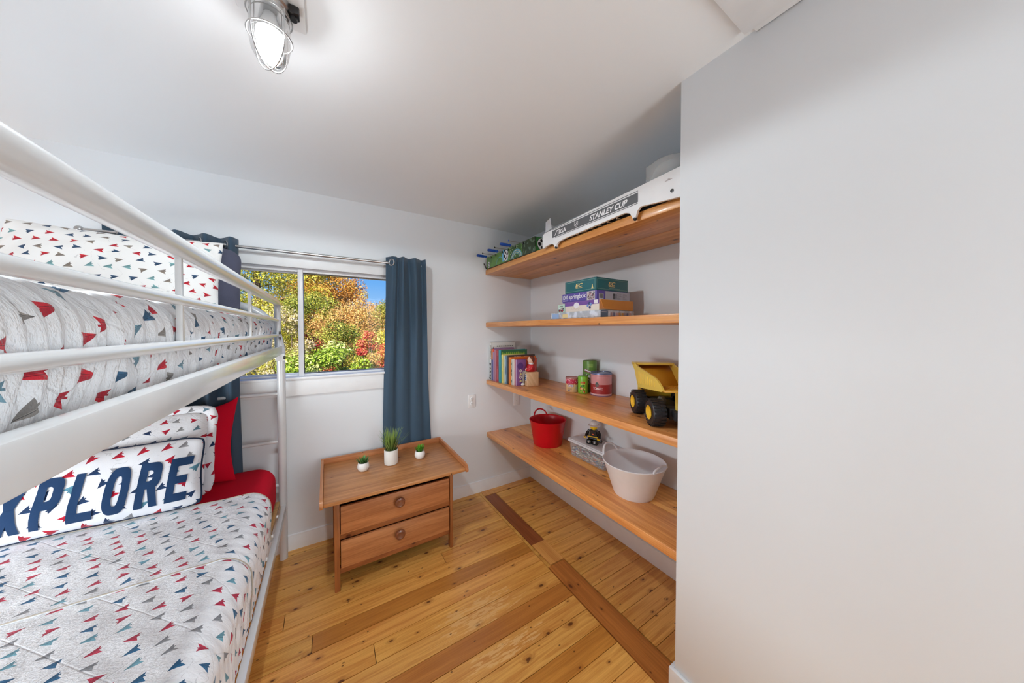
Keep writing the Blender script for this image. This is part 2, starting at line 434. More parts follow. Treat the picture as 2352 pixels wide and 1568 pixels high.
M_dress_y = wood('dresser_wood_side', C(198, 134, 84), C(158, 96, 52), 1, .42, .2, .05)
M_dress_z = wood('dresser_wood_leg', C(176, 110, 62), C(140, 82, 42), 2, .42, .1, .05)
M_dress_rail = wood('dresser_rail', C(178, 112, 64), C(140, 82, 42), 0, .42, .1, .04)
M_knob = plain('knob_wood', C(128, 76, 50), .35, coat=.4)
M_bed = plain('white_enamel', C(214, 216, 218), .22, coat=.5)
M_bolt = plain('bolt_dark', C(70, 66, 62), .35, .7)
M_steel = plain('brushed_steel', C(190, 190, 190), .3, 1.0)
M_curtain = fabric('curtain_navy', C(64, 84, 102), 500, .8, .1)
M_navy = fabric('navy_cotton', C(82, 84, 102), 500, .9, .4)
M_red = fabric('red_cotton', C(206, 2, 40), 500, .85, .3, .0)
M_sheet_blue = fabric('pale_blue_cotton', C(140, 172, 198), 500, .9, .5)
M_piping = fabric('navy_piping', C(30, 42, 64), 600, .9, .1)
WHT = C(240, 242, 247)
M_quilt = cloth_print('quilt_planes', WHT, .060, .047, .029, ang=3.45, spread=.8, flip=.12, palette=[(.0, C(205, 52, 84)), (.33, C(48, 108, 152)), (.60, C(120, 176, 196)), (.78, C(158, 160, 166))], bump=('quilt', .55))
M_quilt_up = cloth_print('quilt_planes_upper', C(226, 227, 230), .050, .042, .024, ang=1.75, spread=.9, flip=.5, palette=[(.0, C(200, 50, 62)), (.33, C(64, 100, 130)), (.60, C(120, 156, 172)), (.78, C(150, 145, 140))], bump=('quilt', .8))
M_case = cloth_print('pillowcase_planes', C(242, 242, 240), .052, .042, .026, ang=.1, spread=.7, flip=.55, palette=[(.0, C(205, 44, 56)), (.30, C(58, 86, 116)), (.56, C(130, 176, 178)), (.76, C(150, 138, 126))], bump=('fine', .25))
M_sham = cloth_print('sham_planes', C(228, 229, 234), .054, .044, .027, ang=.4, spread=.9, flip=.4, palette=[(.0, C(190, 24, 50)), (.36, C(36, 56, 92)), (.68, C(110, 140, 156)), (.84, C(150, 150, 152))], bump=('quilt', .35))
M_expl = cloth_print('cushion_planes', C(224, 226, 232), .068, .052, .034, ang=.6, spread=1.0, flip=.45, palette=[(.0, C(190, 24, 50)), (.34, C(34, 60, 98)), (.70, C(96, 150, 172)), (.86, C(150, 150, 154))], bump=('fine', .35))
M_letter = fabric('navy_letters', C(28, 56, 92), 600, .9, .05)
M_black = plain('black_plastic', C(28, 28, 30), .35)
M_white_pl = plain('white_plastic', C(236, 237, 238), .3)
M_yellow = plain('yellow_plastic', C(238, 196, 60), .3)

# ------------------------------------------------------------------ the room
HC, YB, XR, XL, YF, XP, YP = 2.29, 2.36, 1.66, -2.20, -1.22, 1.10, .625
# floor: dark subfloor with every plank on its own
floor = struct('floor', MB().box(XL - .1, XR + .1, YF - .1, YB + .1, -.12, -.016), M_sub)
def plank(x0, x1, y0, y1, mat, dz=0.0, name='floor_plank'):
    g = .0013
    o = MB().box(-(x1 - x0) / 2 + g, (x1 - x0) / 2 - g, -(y1 - y0) / 2 + g, (y1 - y0) / 2 - g, -.0155, dz).obj(name, mat, floor, 30, ((x0 + x1) / 2, (y0 + y1) / 2, 0))
    return o
rng = random.Random(3)
ends = {18: [-.187], 16: [-.069], 19: [.60], 14: [.165], 22: [.3], 9: [.35], 20: [-.5]}
y = 2.393; k = 24
rows = []
while y > YF:
    rows.append((y - .0942, y)); y -= .0942
for i, (a, b) in enumerate(rows):
    b = min(b, YB); a = max(a, YF)
    xs = [XL]
    for row_c, e in (((1.775), -.187), ((1.585), -.069), ((1.77), .60), ((1.397), .165), ((2.06), .30), ((1.02), -.4), ((.93), .36)):
        if a < row_c < b: xs.append(e)
    if len(xs) == 1 and rng.random() < .4: xs.append(rng.uniform(-1.7, -.45))
    xs = sorted(xs) + [XP]
    for x0, x1 in zip(xs, xs[1:]):
        mid = (a + b) / 2
        dark = (abs(mid - 1.585) < .03 and x1 > 1) or abs(mid - 1.21) < .035 or (abs(mid - .93) < .03 and x1 > 1)
        plank(x0, x1, a, b, M_floor_stain if dark else M_floor, rng.uniform(-.0006, .0003))
ya = 2.36
for i in range(20):
    b = 2.355 - .0926 * i + (.005 if i == 0 else 0); a = b - .0926
    plank(1.228, XR, a, b, M_floor, rng.uniform(-.001, .0002))
plank(1.122, 1.228, 2.27, YB, M_strip_pale, .001, 'strip_board'); plank(1.100, 1.122, 1.384, YB, M_floor, 0, 'strip_board')
plank(1.124, 1.226, 1.584, 2.268, M_strip_dark, -.001, 'strip_board'); plank(1.122, 1.228, 1.388, 1.582, M_strip_pale, .004, 'strip_board')
plank(1.102, 1.222, .05, 1.384, M_strip, .003, 'strip_board')

# back wall with the window opening
WX0, WX1, WZ0, WZ1 = -.88, .43, 1.10, 1.80
b = MB()
for x0, x1, z0, z1 in ((XL - .12, WX0, -.1, 2.5), (WX1, XR + .12, -.1, 2.5), (WX0, WX1, -.1, WZ0), (WX0, WX1, WZ1, 2.5)): b.box(x0, x1, YB, YB + .14, z0, z1)
struct('wall_back', b, M_wall)
struct('wall_right', MB().box(XR, XR + .12, YP - .1, YB, -.1, 2.5), M_wall)
struct('wall_left', MB().box(XL - .12, XL, YF - .1, YB, -.1, 2.5), M_wall)
struct('wall_front', MB().box(XL - .12, XR + .12, YF - .12, YF, -.1, 2.5), M_wall)
struct('wall_partition', MB().box(XP, XR + .12, YF, YP, -.1, 2.5, .004), M_wall)
# ceiling: main slab and the alcove side, meeting in a faint raised seam
def ceil_pts(pts, th=.12):
    v = [(x, y_, z) for x, y_, z in pts] + [(x, y_, z + th) for x, y_, z in pts]
    return v, [(3, 2, 1, 0), (4, 5, 6, 7), (0, 1, 5, 4), (1, 2, 6, 5), (2, 3, 7, 6), (3, 0, 4, 7)]
b = MB()
b.add(*ceil_pts([(XL - .1, YF - .1, 2.30), (XP + .04, YF - .1, 2.30), (XP + .06, YB, 2.290), (XL - .1, YB, 2.286)]))
b.add(*ceil_pts([(XP + .04, YF - .1, 2.30), (XR + .1, YF - .1, 2.29), (XR + .1, YB, 2.281), (XP + .06, YB, 2.290)]))
struct('ceiling', b, M_ceil, smooth=0)
# hatch board on the ceiling by the partition
b = MB().box(.40, 1.068, -.30, .418, 2.276, 2.299, .002)
struct('trim_1', b, M_trim)
b = MB().box(1.068, 1.098, -.30, .40, 2.288, 2.299)
struct('trim_2', b, M_trim)
def base_profile(): return [(0, 0), (.014, 0), (.014, .078), (.010, .086), (.010, .094), (0, .097)]
def baseboard(name, x0, x1, y):
    Mx = Matrix(((0, 0, 1, x0), (-1, 0, 0, y), (0, 1, 0, 0), (0, 0, 0, 1)))
    return struct(name, MB().prism(base_profile(), x1 - x0, 0, Mx), M_trim)
baseboard('baseboard_back', XL, XR, YB)
b = MB().prism([(0, 0), (.012, 0), (.012, .10), (0, .102)], YB - .014 - YP, 0, Matrix(((-1, 0, 0, XR), (0, 0, 1, YP), (0, 1, 0, 0), (0, 0, 0, 1))))
struct('baseboard_right', b, M_trim)
b = MB().box(XP - .015, XP, YF, YP + .015, 0, .135, .003).box(XP, XP + .10, YP, YP + .015, 0, .135, .003)
struct('baseboard_partition', b, M_trim)

# window
win = thing('window_1', 'white sliding window looking onto autumn bushes', 'window', (0, YB, 0))
win['kind'] = 'structure'; del win['category']
b = MB()
b.box(WX0 - .03, WX1 + .10, -.019, .001, WZ1 - .005, WZ1 + .075, .002)          # head casing
b.box(WX0 - .03, WX1 + .10, -.026, .001, WZ1 + .060, WZ1 + .078, .003)
b.box(WX0 - .03, WX0 + .002, -.019, .001, WZ0 - .01, WZ1, .002).box(WX1 - .002, WX1 + .09, -.019, .001, WZ0 - .01, WZ1, .002)
b.obj('window_casing', M_trim, win)
MB().box(WX0 - .03, WX1 + .10, -.020, .001, WZ0 - .115, WZ0 - .010, .002).obj('window_apron', M_trim, win)
MB().box(WX0 - .04, WX1 + .11, -.034, .05, WZ0 - .012, WZ0 + .004, .004).obj('window_sill', M_trim, win)
b = MB()
b.box(WX0, WX1, .02, .10, WZ1 - .026, WZ1, .002).box(WX0, WX1, .02, .10, WZ0, WZ0 + .016, .002).box(WX0, WX0 + .03, .02, .10, WZ0, WZ1, .002).box(WX1 - .03, WX1, .02, .10, WZ0, WZ1, .002)
b.obj('window_frame', M_frame, win)
MB().box(-.154, -.126, .004, .075, WZ0 + .003, WZ1 - .01, .003).obj('mullion', M_frame, win)
s = MB().box(WX0 + .03, -.154, .058, .078, WZ0 + .016, WZ0 + .022).box(WX0 + .03, -.154, .058, .078, WZ1 - .032, WZ1 - .026).obj('sash', M_frame, win)
MB().box(WX0 + .028, -.15, .066, .070, WZ0 + .018, WZ1 - .028).obj('pane', M_glass, win)
MB().box(-.13, WX1 - .02, .050, .054, WZ0 + .016, WZ1 - .026).obj('pane', M_glass, win)
b = MB()
for x0, x1, z0, z1 in ((-.126, -.123, WZ0 + .017, WZ1 - .027), (WX1 - .034, WX1 - .03, WZ0 + .017, WZ1 - .027), (-.126, WX1 - .03, WZ0 + .015, WZ0 + .019), (-.126, WX1 - .03, WZ1 - .029, WZ1 - .024)):
    b.box(x0, x1, .044, .056, z0, z1)
b.obj('glazing_gasket', M_black, win)

# ------------------------------------------------------------------ outdoors
lawn = struct('ground', MB().grid(lambda u, v: (-12 + 24 * u, 2.6 + 22 * v, -.35 + .25 * v + .15 * noise.noise(Vector((u * 9, v * 9, 0)))), 30, 30), plain('ground_leaves', C(120, 100, 54), .95))
M_bark = plain('bark', C(92, 76, 60), .9)
LEAF = {
    'yellowgreen': leafy('leaf_yellowgreen', [C(110, 122, 34), C(180, 174, 50), C(222, 206, 80), C(236, 226, 130)]),
    'green': leafy('leaf_green', [C(70, 88, 30), C(120, 134, 46), C(164, 168, 66), C(206, 194, 96)]),
    'orange': leafy('leaf_orange', [C(150, 104, 40), C(214, 148, 58), C(234, 178, 88), C(216, 190, 90)]),
    'tan': leafy('leaf_tan', [C(164, 120, 62), C(212, 160, 92), C(232, 190, 124), C(190, 170, 82)]),
    'red': leafy('leaf_red', [C(120, 34, 34), C(196, 60, 56), C(216, 110, 90), C(210, 170, 80)]),
    'lime': leafy('leaf_lime', [C(90, 120, 26), C(150, 176, 48), C(190, 206, 90), C(226, 226, 150)]),
    'white': leafy('leaf_white', [C(150, 150, 70), C(206, 186, 120), C(236, 218, 200), C(170, 170, 70)]),
}
def bush(name, label, x, y, z0, z1, r, kind, n, leaf=.05, seed=1, conif=False, gap=.0):
    g = np.random.default_rng(seed)
    root = thing(name, label, 'tree' if name.endswith('tree') else 'bush', (x, y, -.25), group='trees and bushes outside the window')
    z0 += .25; z1 += .25
    # clumps
    n = int(n * 5.0); leaf *= .58
    nc = max(14, n // 330)
    th = g.uniform(0, 2 * PI, nc); hh = g.uniform(0, 1, nc)
    if conif: rad = r * (1.05 - hh) * g.uniform(.5, 1, nc); cz = z0 + (z1 - z0) * hh
    else:
        prof = np.sqrt(np.clip(1 - ((hh - .42) / .60) ** 2, .05, 1)); rad = r * prof * g.uniform(.55, 1, nc); cz = z0 + (z1 - z0) * hh
    cx = rad * np.cos(th); cy = rad * np.sin(th) * .8
    cr = r * g.uniform(.20, .36, nc) * (1.7 if r < .3 else 1.0)
    idx = g.integers(0, nc, n)
    d = g.normal(size=(n, 3)); d /= np.linalg.norm(d, axis=1)[:, None]
    rr = cr[idx] * g.uniform(.35, 1, n) ** .6
    P = np.stack([cx[idx], cy[idx], cz[idx]], 1) + d * rr[:, None] * np.array([1, 1, .65 if conif else .8])
    P[:, 2] = np.maximum(P[:, 2], .03)
    a = g.normal(size=(n, 3)); nrm = d * .8 + a * .6 + np.array([0, -.15, .55]); nrm /= np.linalg.norm(nrm, axis=1)[:, None]
    t1 = np.cross(nrm, g.normal(size=(n, 3))); t1 /= np.linalg.norm(t1, axis=1)[:, None]; t2 = np.cross(nrm, t1)
    L = leaf * g.uniform(.6, 1.25, n)[:, None]; wd = L * (.30 if conif else .55)
    V = np.stack([P - t1 * L / 2, P + t2 * wd / 2 + nrm * L * .1, P + t1 * L / 2, P - t2 * wd / 2 + nrm * L * .1], 1).reshape(-1, 3)
    F = np.arange(4 * n).reshape(n, 4)
    me = bpy.data.meshes.new('foliage'); me.vertices.add(4 * n); me.vertices.foreach_set('co', V.astype(np.float32).ravel())
    me.loops.add(4 * n); me.loops.foreach_set('vertex_index', F.astype(np.int32).ravel()); me.polygons.add(n)
    me.polygons.foreach_set('loop_start', np.arange(0, 4 * n, 4, dtype=np.int32)); me.update(calc_edges=True); me.materials.append(LEAF[kind])
    ul = me.uv_layers.new(name='UVMap')
    col = np.clip(.25 * g.normal(size=nc)[idx] + .5 + .24 * g.normal(size=n), .01, .99)
    ul.data.foreach_set('uv', np.stack([np.repeat(col, 4), np.full(4 * n, .5)], 1).ravel())
    f = bpy.data.objects.new('foliage', me); COL.objects.link(f); f.parent = root; f['kind'] = 'stuff'
    b = MB()
    if conif or name.endswith('tree'):
        b.tube([(0, 0, 0), (.05 * r, 0, (z1) * .5), (0, 0, z1 * .96)], [.05 * r + .03, .035 * r + .02, .01], 8)
        for q in range(16):
            i = q % nc; b.tube([(0, 0, max(.2, cz[i] - .25)), (cx[i] * .5, cy[i] * .5, cz[i] - .05), (cx[i], cy[i], cz[i])], [.02, .014, .005], 5)
    else:
        for q in range(12):
            i = q % nc; b.tube([(cx[i] * .15, cy[i] * .15, 0), (cx[i] * .6, cy[i] * .6, cz[i] * .55), (cx[i], cy[i], cz[i])], [.018, .012, .004], 5)
    b.obj('stems', M_bark, root)
    return root
bush('leafy_tree', 'tall yellow-green tree filling the top of the left window pane', -1.45, 9.2, .3, 4.6, 1.55, 'yellowgreen', 6200, .10, 11)
bush('pine_tree', 'tall dark pine just right of the window mullion, behind the orange tree', -.55, 11.2, .6, 5.4, 1.15, 'green', 5200, .14, 12, True)
bush('leafy_tree', 'tree with orange and gold leaves at the top of the right window pane', .05, 9.8, .7, 3.05, 1.0, 'orange', 4600, .085, 13)
bush('leafy_tree', 'thin loose orange-topped tree against the blue sky', .72, 11.5, 1.0, 2.75, .70, 'orange', 1300, .08, 14)
bush('round_bush', 'broad tan-orange bush in the middle of the right window pane', .42, 7.2, -.1, 1.84, .95, 'tan', 5200, .06, 15)
bush('round_bush', 'dark green bush beside the right curtain, topmost on the right', 1.25, 7.4, .0, 1.92, .80, 'green', 4800, .065, 16)
bush('round_bush', 'green bush right of the mullion below the orange tree', -.30, 7.9, -.1, 2.25, .75, 'green', 4800, .065, 17)
bush('sumac_bush', 'bright red sumac low in the right window pane', .62, 5.1, .6, 1.36, .22, 'red', 700, .055, 18)
bush('sumac_bush', 'lime-green sumac at the bottom of the right window pane', .02, 4.7, -.2, 1.14, .62, 'lime', 3200, .07, 19)
bush('round_bush', 'pale tan bush in the lower right corner of the window', .62, 4.5, -.2, 1.04, .42, 'tan', 2000, .045, 20)
bush('sumac_bush', 'small orange-red bush just right of the mullion, low down', -.16, 5.4, .5, 1.30, .24, 'red', 600, .05, 21)
bush('flowering_bush', 'whitish bush between the bed post and the mullion', -.44, 5.0, .0, 1.66, .27, 'white', 2200, .05, 22)
bush('round_bush', 'yellow-green bush behind the bed rail in the left pane', -1.05, 6.4, -.1, 1.95, .80, 'yellowgreen', 4600, .06, 23)
bush('round_bush', 'low pale bush under the bed frame in the left pane', -.80, 4.3, -.2, 1.14, .40, 'white', 1900, .05, 24)
bush('round_bush', 'yellow-green bush in shade low beside the right curtain', .98, 5.7, -.2, 1.35, .62, 'yellowgreen', 3200, .06, 25)
bush('round_bush', 'green thicket behind the lime sumac, middle of the right pane', .15, 5.9, -.2, 1.42, .75, 'green', 3600, .06, 26)
bush('round_bush', 'green hedge far left outside, behind the bed', -2.7, 7.0, -.2, 2.2, 1.1, 'green', 3000, .09, 27)
bush('round_bush', 'green hedge far right outside, behind the wall', 2.7, 7.2, -.2, 2.1, 1.1, 'green', 3000, .09, 28)
bush('round_bush', 'orange-brown thicket behind everything, left of the blue sky', -.3, 13.5, -.2, 2.7, 2.2, 'orange', 5600, .12, 29)
bush('round_bush', 'distant tan thicket low on the right under the blue sky', 2.2, 13.5, -.2, 2.25, 1.9, 'tan', 4200, .12, 30)
bush('leafy_tree', 'distant green trees at the far left of the window', -3.2, 13.5, -.2, 5.2, 2.0, 'green', 5200, .14, 31)

# ------------------------------------------------------------------ curtains, rod, outlet
rod = thing('curtain_rod', 'slim brushed steel curtain rod above the window', 'curtain rod', (0, YB - .09, 1.873))
MB().cyl((-.98, 0, 0), (.60, 0, 0), .0085, n=12).obj('rod', M_steel, rod)
for x in (-.98, .60): MB().sphere((x, 0, 0), .016, 12).obj('finial', M_steel, rod)
for x in (-.95, .585):
    MB().cyl((x, 0, 0), (x, .089, 0), .005, n=8).cyl((x, .085, 0), (x, .0895, 0), .02, n=16).obj('bracket', M_steel, rod)
def curtain(label, xt0, xt1, xb0, xb1, z1, z0, folds, ph, fr, squeeze, front=(.0, 0)):
    root = thing('curtain', label, 'curtain', (0, 0, 0), group=None)
    def fn(u, v):
        z = z1 + (z0 - z1) * v
        e = v ** .9
        x = (xt0 + (xt1 - xt0) * u) * (1 - e) + (xb0 + (xb1 - xb0) * u) * e
        q = min(1.0, v / .78); q = q * q * (3 - 2 * q) * squeeze
        fwd = min(1, max(0, (u - front[0]) / .12)) * front[1] * (1 - q)
        amp = (.026 - .016 * q); yc = 2.268 * (1 - q) + 2.3385 * q - fwd
        if squeeze < .5: yc = 2.272; amp = .042; 
        w = math.sin(2 * PI * folds * u + ph) + .2 * math.sin(4 * PI * folds * u + 1 + 2 * v)
        return (x + .006 * math.sin(5 * v + 9 * u) * (1 - .7 * q), yc + amp * w * (.8 + .2 * math.sin(3 * u + 2 * v)) * .95, z+ .0006 * math.cos(2 * PI * folds * u + ph))
    b = MB().grid(fn, 120, 40)
    o = b.obj('panel', M_curtain, root, 180)
    sm = o.modifiers.new('thick', 'SOLIDIFY'); sm.thickness = .0025; sm.offset = 0
    for u in fr:
        p = Vector(fn(u, (z1 - 1.873) / (z1 - z0)))
        q = Vector(fn(u + .01, (z1 - 1.873) / (z1 - z0)))
        d = (q - p).normalized(); nrm = Vector((d.y, -d.x, 0)).normalized()
        ring = [Vector((p.x, 2.27, 1.873)) + (d * math.cos(a) + Vector((0, 0, 1)) * math.sin(a)) * .021 + Vector((0, p.y - 2.27, 0)) for a in [2 * PI * i / 20 for i in range(20)]]
        MB().tube(ring, .004, 8, True).obj('grommet', M_steel, root)
    return root
curtain('dark blue curtain hanging right of the window behind the dresser', .362, .618, .338, .70, 1.915, .30, 3.3, 2.2, (.10,), 1.0, (.08, .034))
curtain('dark navy curtain left of the window, behind the bunk bed', -.92, -.425, -.90, -.418, 1.915, .12, 5, .4, (.1, .3, .5, .7, .9), .3)

def plate(name, label, x, z, w, h, recept=True):
    r = thing(name, label, 'outlet' if recept else 'wall plate', (x, YB, z))
    MB().box(-w / 2, w / 2, -.006, 0, -h / 2, h / 2, .003).obj('cover', M_white_pl, r)
    if recept:
        for dz in (.020, -.020):
            rc = MB().lathe([(.0165, 0), (.0165, .003), (.015, .004)], 20, 0, T(0, -.0055, dz) @ RX(PI / 2)).obj('receptacle', M_white_pl, r)
            sl = MB()
            for dx in (-.006, .006): sl.box(dx - .0012, dx + .0012, -.0102, -.0094, dz - .001, dz + .008)
            sl.cyl((0, -.0102, dz - .008), (0, -.0094, dz - .008), .0025, n=8).obj('slots', M_black, rc)
        MB().cyl((0, -.0075, 0), (0, -.005, 0), .003, n=10).obj('screw', M_steel, r)
    else:
        for dz in (.03, -.03): MB().cyl((0, -.0075, dz), (0, -.005, dz), .003, n=10).obj('screw', M_steel, r)
    return r
plate('wall_outlet', 'white duplex outlet on the wall between curtain and shelves', 1.047, .797, .070, .113)
plate('blank_plate', 'white blank wall plate under the third shelf', 1.497, .78, .062, .15, False)

# ------------------------------------------------------------------ shelves
def shelf(label, z1, th, x0):
    r = thing('wall_shelf', label, 'shelf', (x0, YP, z1))
    L = YB - YP - .002; Dp = XR - x0 - .002
    w1 = Dp * .5
    MB().box(0, w1 - .0008, 0, L, -th, 0, .003).obj('shelf_board', M_shelf, r)
    MB().box(w1 + .0008, Dp, 0, L, -th, -.0006, .003).obj('shelf_board', M_shelf, r)
    return r
shelf('top pine shelf under the ceiling carrying the hockey game', 1.921, .040, 1.180)
shelf('second pine shelf from the top, carrying the stacked boxes', 1.467, .038, 1.182)
shelf('third pine shelf from the top, carrying books, tins and truck', .968, .037, 1.186)
shelf('lowest pine shelf, carrying the red and white tubs', .508, .040, 1.190)

# ------------------------------------------------------------------ ceiling lamp
lamp = thing('cage_lamp', 'silver cage ceiling lamp with clear glass jar on a white plate', 'lamp', (-.120, 1.035, 2.292))
MB().box(-.078, .078, -.078, .070, -.012, 0, .002).obj('mounting_plate', M_trim, lamp)
MB().lathe([(.045, -.012), (.045, -.030), (.040, -.034), (.043, -.037), (.043, -.041), (.040, -.044), (.043, -.047), (.043, -.051), (.040, -.054)], 36).obj('socket_housing', M_steel, lamp)
b = MB().box(.040, .066, -.016, .012, -.034, -.012, .004).cyl((.052, 0, -.034), (.052, 0, -.042), .009, n=10)
b.obj('clamp_bracket', M_black, lamp)
jar = [(.042, -.050), (.044, -.07), (.044, -.13), (.040, -.155), (.030, -.175), (.016, -.186), (.0005, -.189)]
MB().shell(jar, 40).obj('glass_jar', thin_glass('lamp_glass', clear=.95, base_refl=.12), lamp)
bb = MB().lathe([(.013, -.050), (.015, -.062), (.022, -.080), (.030, -.098), (.0305, -.104), (.0005, -.104)], 28).obj('bulb_base', M_white_pl, lamp)
MB().lathe([(.0300, -.1045), (.0305, -.118), (.0285, -.134), (.0225, -.150), (.012, -.161), (.0005, -.164)], 28).obj('bulb', emit('bulb_glow', (.97, .985, 1, 1), BULB), lamp)
led_d = bpy.data.lights.new('bulb_light', 'SPOT'); led = bpy.data.objects.new('bulb_light', led_d); COL.objects.link(led)
led_d.energy = LED; led_d.spot_size = math.radians(176); led_d.spot_blend = .10; led_d.shadow_soft_size = .03; led_d.color = (.88, .96, 1)
led.parent = lamp; led.location = (0, 0, -.172)
cg = MB()
for zz, rr in ((-.060, .049), (-.112, .049)):
    cg.tube([(rr * math.cos(2 * PI * i / 40), rr * math.sin(2 * PI * i / 40), zz) for i in range(40)], .0017, 7, True)
cg.obj('cage_ring', M_steel, lamp)
for q in range(2):
    a = PI / 4 + q * PI / 2
    prof = [(.049, -.050), (.049, -.085), (.049, -.118)] + [(.049 * math.cos(PI / 2 * k_ / 12), -.118 - .079 * math.sin(PI / 2 * k_ / 12)) for k_ in range(1, 13)]
    path = prof + [(-r_, z_) for r_, z_ in prof[:-1][::-1]]
    MB().tube([(r_ * math.cos(a), r_ * math.sin(a), z_) for r_, z_ in path], .0017, 7).obj('cage_wire', M_steel, lamp)

# ------------------------------------------------------------------ bunk bed
BX0, BX1, BY0, BY1 = -1.245, -.237, .33, 2.292
bed = thing('bunk_bed', 'white tubular metal bunk bed along the left', 'bed', (0, 0, 0))
def bez(p0, p1, p2, n=10):
    p0, p1, p2 = Vector(p0), Vector(p1), Vector(p2)
    return [tuple(p0 * (1 - t) ** 2 + p1 * 2 * t * (1 - t) + p2 * t * t) for t in [i / n for i in range(n + 1)]]
for ye in (BY1, BY0):
    path = [(BX1, ye, 0), (BX1, ye, 1.20)] + bez((BX1, ye, 1.26), (BX1 - .01, ye, 1.545), (-.50, ye, 1.553), 12) + [(-.98, ye, 1.553)] + bez((BX0 + .263, ye, 1.553), (BX0 + .01, ye, 1.545), (BX0, ye, 1.26), 12) + [(BX0, ye, 0)]
    MB().tube(path, .0215, 18).obj('end_frame', M_bed, bed)
    MB().cyl((-.557, ye, .36), (-.557, ye, 1.26), .012, n=12).obj('ladder_upright', M_bed, bed)
    MB().cyl((BX0, ye, 1.283), (BX1, ye, 1.283), .016, n=12).obj('end_rail', M_bed, bed)
    MB().cyl((BX0, ye, .325), (BX1, ye, .325), .016, n=12).obj('end_rail', M_bed, bed)
    for z in (1.018, .727, .46): MB().cyl((-.557, ye, z), (BX1, ye, z - .002), .0095, n=12).obj('rung', M_bed, bed)
# long sides of both bunks
for xs, out in ((BX1, 1), (BX0, -1)):
    xa, xb = sorted((xs - .018 * out, xs + .010 * out))
    MB().box(xa, xb, BY0 - .03, BY1 + .012, 1.256, 1.307, .004).obj('upper_side_rail', M_bed, bed)
    xa, xb = sorted((xs - .008 * out, xs + .016 * out))
    MB().box(xa, xb, BY0 - .03, BY1 - .018, .292, .338, .003).obj('lower_side_rail', M_bed, bed)
# guard rails on the aisle side and on the wall side
for xs in (-.250, BX0 + .02):
    g = .0165
    p = [(xs, BY1 - .012, 1.27), (xs, BY1 - .012, 1.50)] + bez((xs, BY1 - .012, 1.525), (xs, BY1 - .014, 1.563), (xs, BY1 - .07, 1.565), 6) + [(xs, BY0 + .08, 1.563)] + bez((xs, BY0 + .06, 1.563), (xs, BY0 + .01, 1.563), (xs, BY0 + .01, 1.525), 6) + [(xs, BY0 + .01, 1.27)]
    n_far = 2 + 7
    rr = [.0155] * 2 + [.0160 + .0005 * i for i in range(7)] + [.0215] + [.0215 - .0007 * i for i in range(7)] + [.017]
    MB().tube(p, rr, 16).obj('guard_top_rail', M_bed, bed)
    MB().cyl((xs, BY0, 1.460), (xs, BY1 - .006, 1.460), .0100, n=14).obj('guard_rail', M_bed, bed)
    MB().cyl((xs, BY0, 1.369), (xs, BY1 - .006, 1.369), .0100, n=14).obj('guard_rail', M_bed, bed)
    for yy in (.865, 1.52): MB().box(xs - .005, xs + .005, yy - .0055, yy + .0055, 1.369, 1.548, .002).obj('guard_spindle', M_bed, bed)
for z in (1.385, 1.352): MB().cyl((-.240, BY1 - .034, z), (-.2325, BY1 - .034, z), .0075, n=12).obj('bolt', M_bolt, bed)
MB().cyl((-.222, BY1 - .018, 1.236), (-.2125, BY1 - .018, 1.236), .011, n=14).obj('bolt', M_bolt, bed)
MB().box(-.262, -.2165, BY1 - .024, BY1 - .016, 1.216, 1.26, .002).obj('joint_bracket', M_bed, bed)
M_slat = wood('slat_wood', C(206, 164, 100), C(170, 124, 66), 0, .5, .2, .05)
for zs, nm in ((1.272, 'upper'), (.338, 'lower')):
    for q in range(13):
        yy = BY0 + .06 + q * (BY1 - BY0 - .12) / 12
        MB().box(BX0 + .012, BX1 - .014, yy - .035, yy + .035, zs, zs + .014, .002).obj('bed_slat', M_slat, bed)
MB().box(BX1 - .034, BX1 - .012, BY0 + .05, BY1 - .03, .3525, .372, .002).obj('slat_edge_board', M_slat, bed)
for yy in (1.75, 1.93, 2.12): MB().cyl((BX1 - .03, yy, .352), (BX1 - .004, yy, .352), .008, n=10).obj('slat_cap', M_white_pl, bed)

# mattresses, quilts
def soft_slab(x0, x1, y0, y1, z0, z1, r, n=0.004, seed=0, res=(64, 90)):
    """rounded mattress-like closed body running along y"""
    b = MB()
    prof = []
    for (cx, cz, a0) in ((x1 - r, z1 - r, 0), (x0 + r, z1 - r, PI / 2), (x0 + r * .5, z0 + r * .5, PI), (x1 - r * .5, z0 + r * .5, 1.5 * PI)):
        rr = r if cz > (z0 + z1) / 2 else r * .5
        prof += [(cx + rr * math.cos(a0 + PI / 2 * i / 6), cz + rr * math.sin(a0 + PI / 2 * i / 6)) for i in range(7)]
    k = len(prof); mx, mz = (x0 + x1) / 2, (z0 + z1) / 2
    def fn(u, v):
        i = int(round(u * k)) % k
        px, pz = prof[i]
        yy = y0 + (y1 - y0) * v; e = min(yy - y0, y1 - yy); sc = 1.0
        if e < r * .7: sc = 1 - .05 * (1 - e / (r * .7)) ** 2
        d = n * noise.noise(Vector((px * 5 + seed, yy * 5, pz * 5)))
        return (mx + (px - mx) * sc + d, yy, mz + (pz - mz) * sc + d * .6)
    b.grid(fn, k, res[1], wrap_u=True)
    nv = res[1]
    b.f.append([i for i in range(k)][::-1]); b.m.append(0); b.uv.append([(0, 0)] * k)
    b.f.append([nv * k + i for i in range(k)]); b.m.append(0); b.uv.append([(0, 0)] * k)
    return b
tag(soft_slab(BX0 + .03, -.275, BY0 + .03, BY1 - .035, 1.287, 1.442, .055).obj('mattress', M_sheet_blue, None, 50), 'upper bunk mattress in a pale blue fitted sheet', 'mattress')
tag(soft_slab(BX0 + .03, -.262, BY0 + .03, BY1 - .035, .375, .598, .075).obj('mattress', M_red, None, 50), 'lower bunk mattress in a bright red fitted sheet', 'mattress')

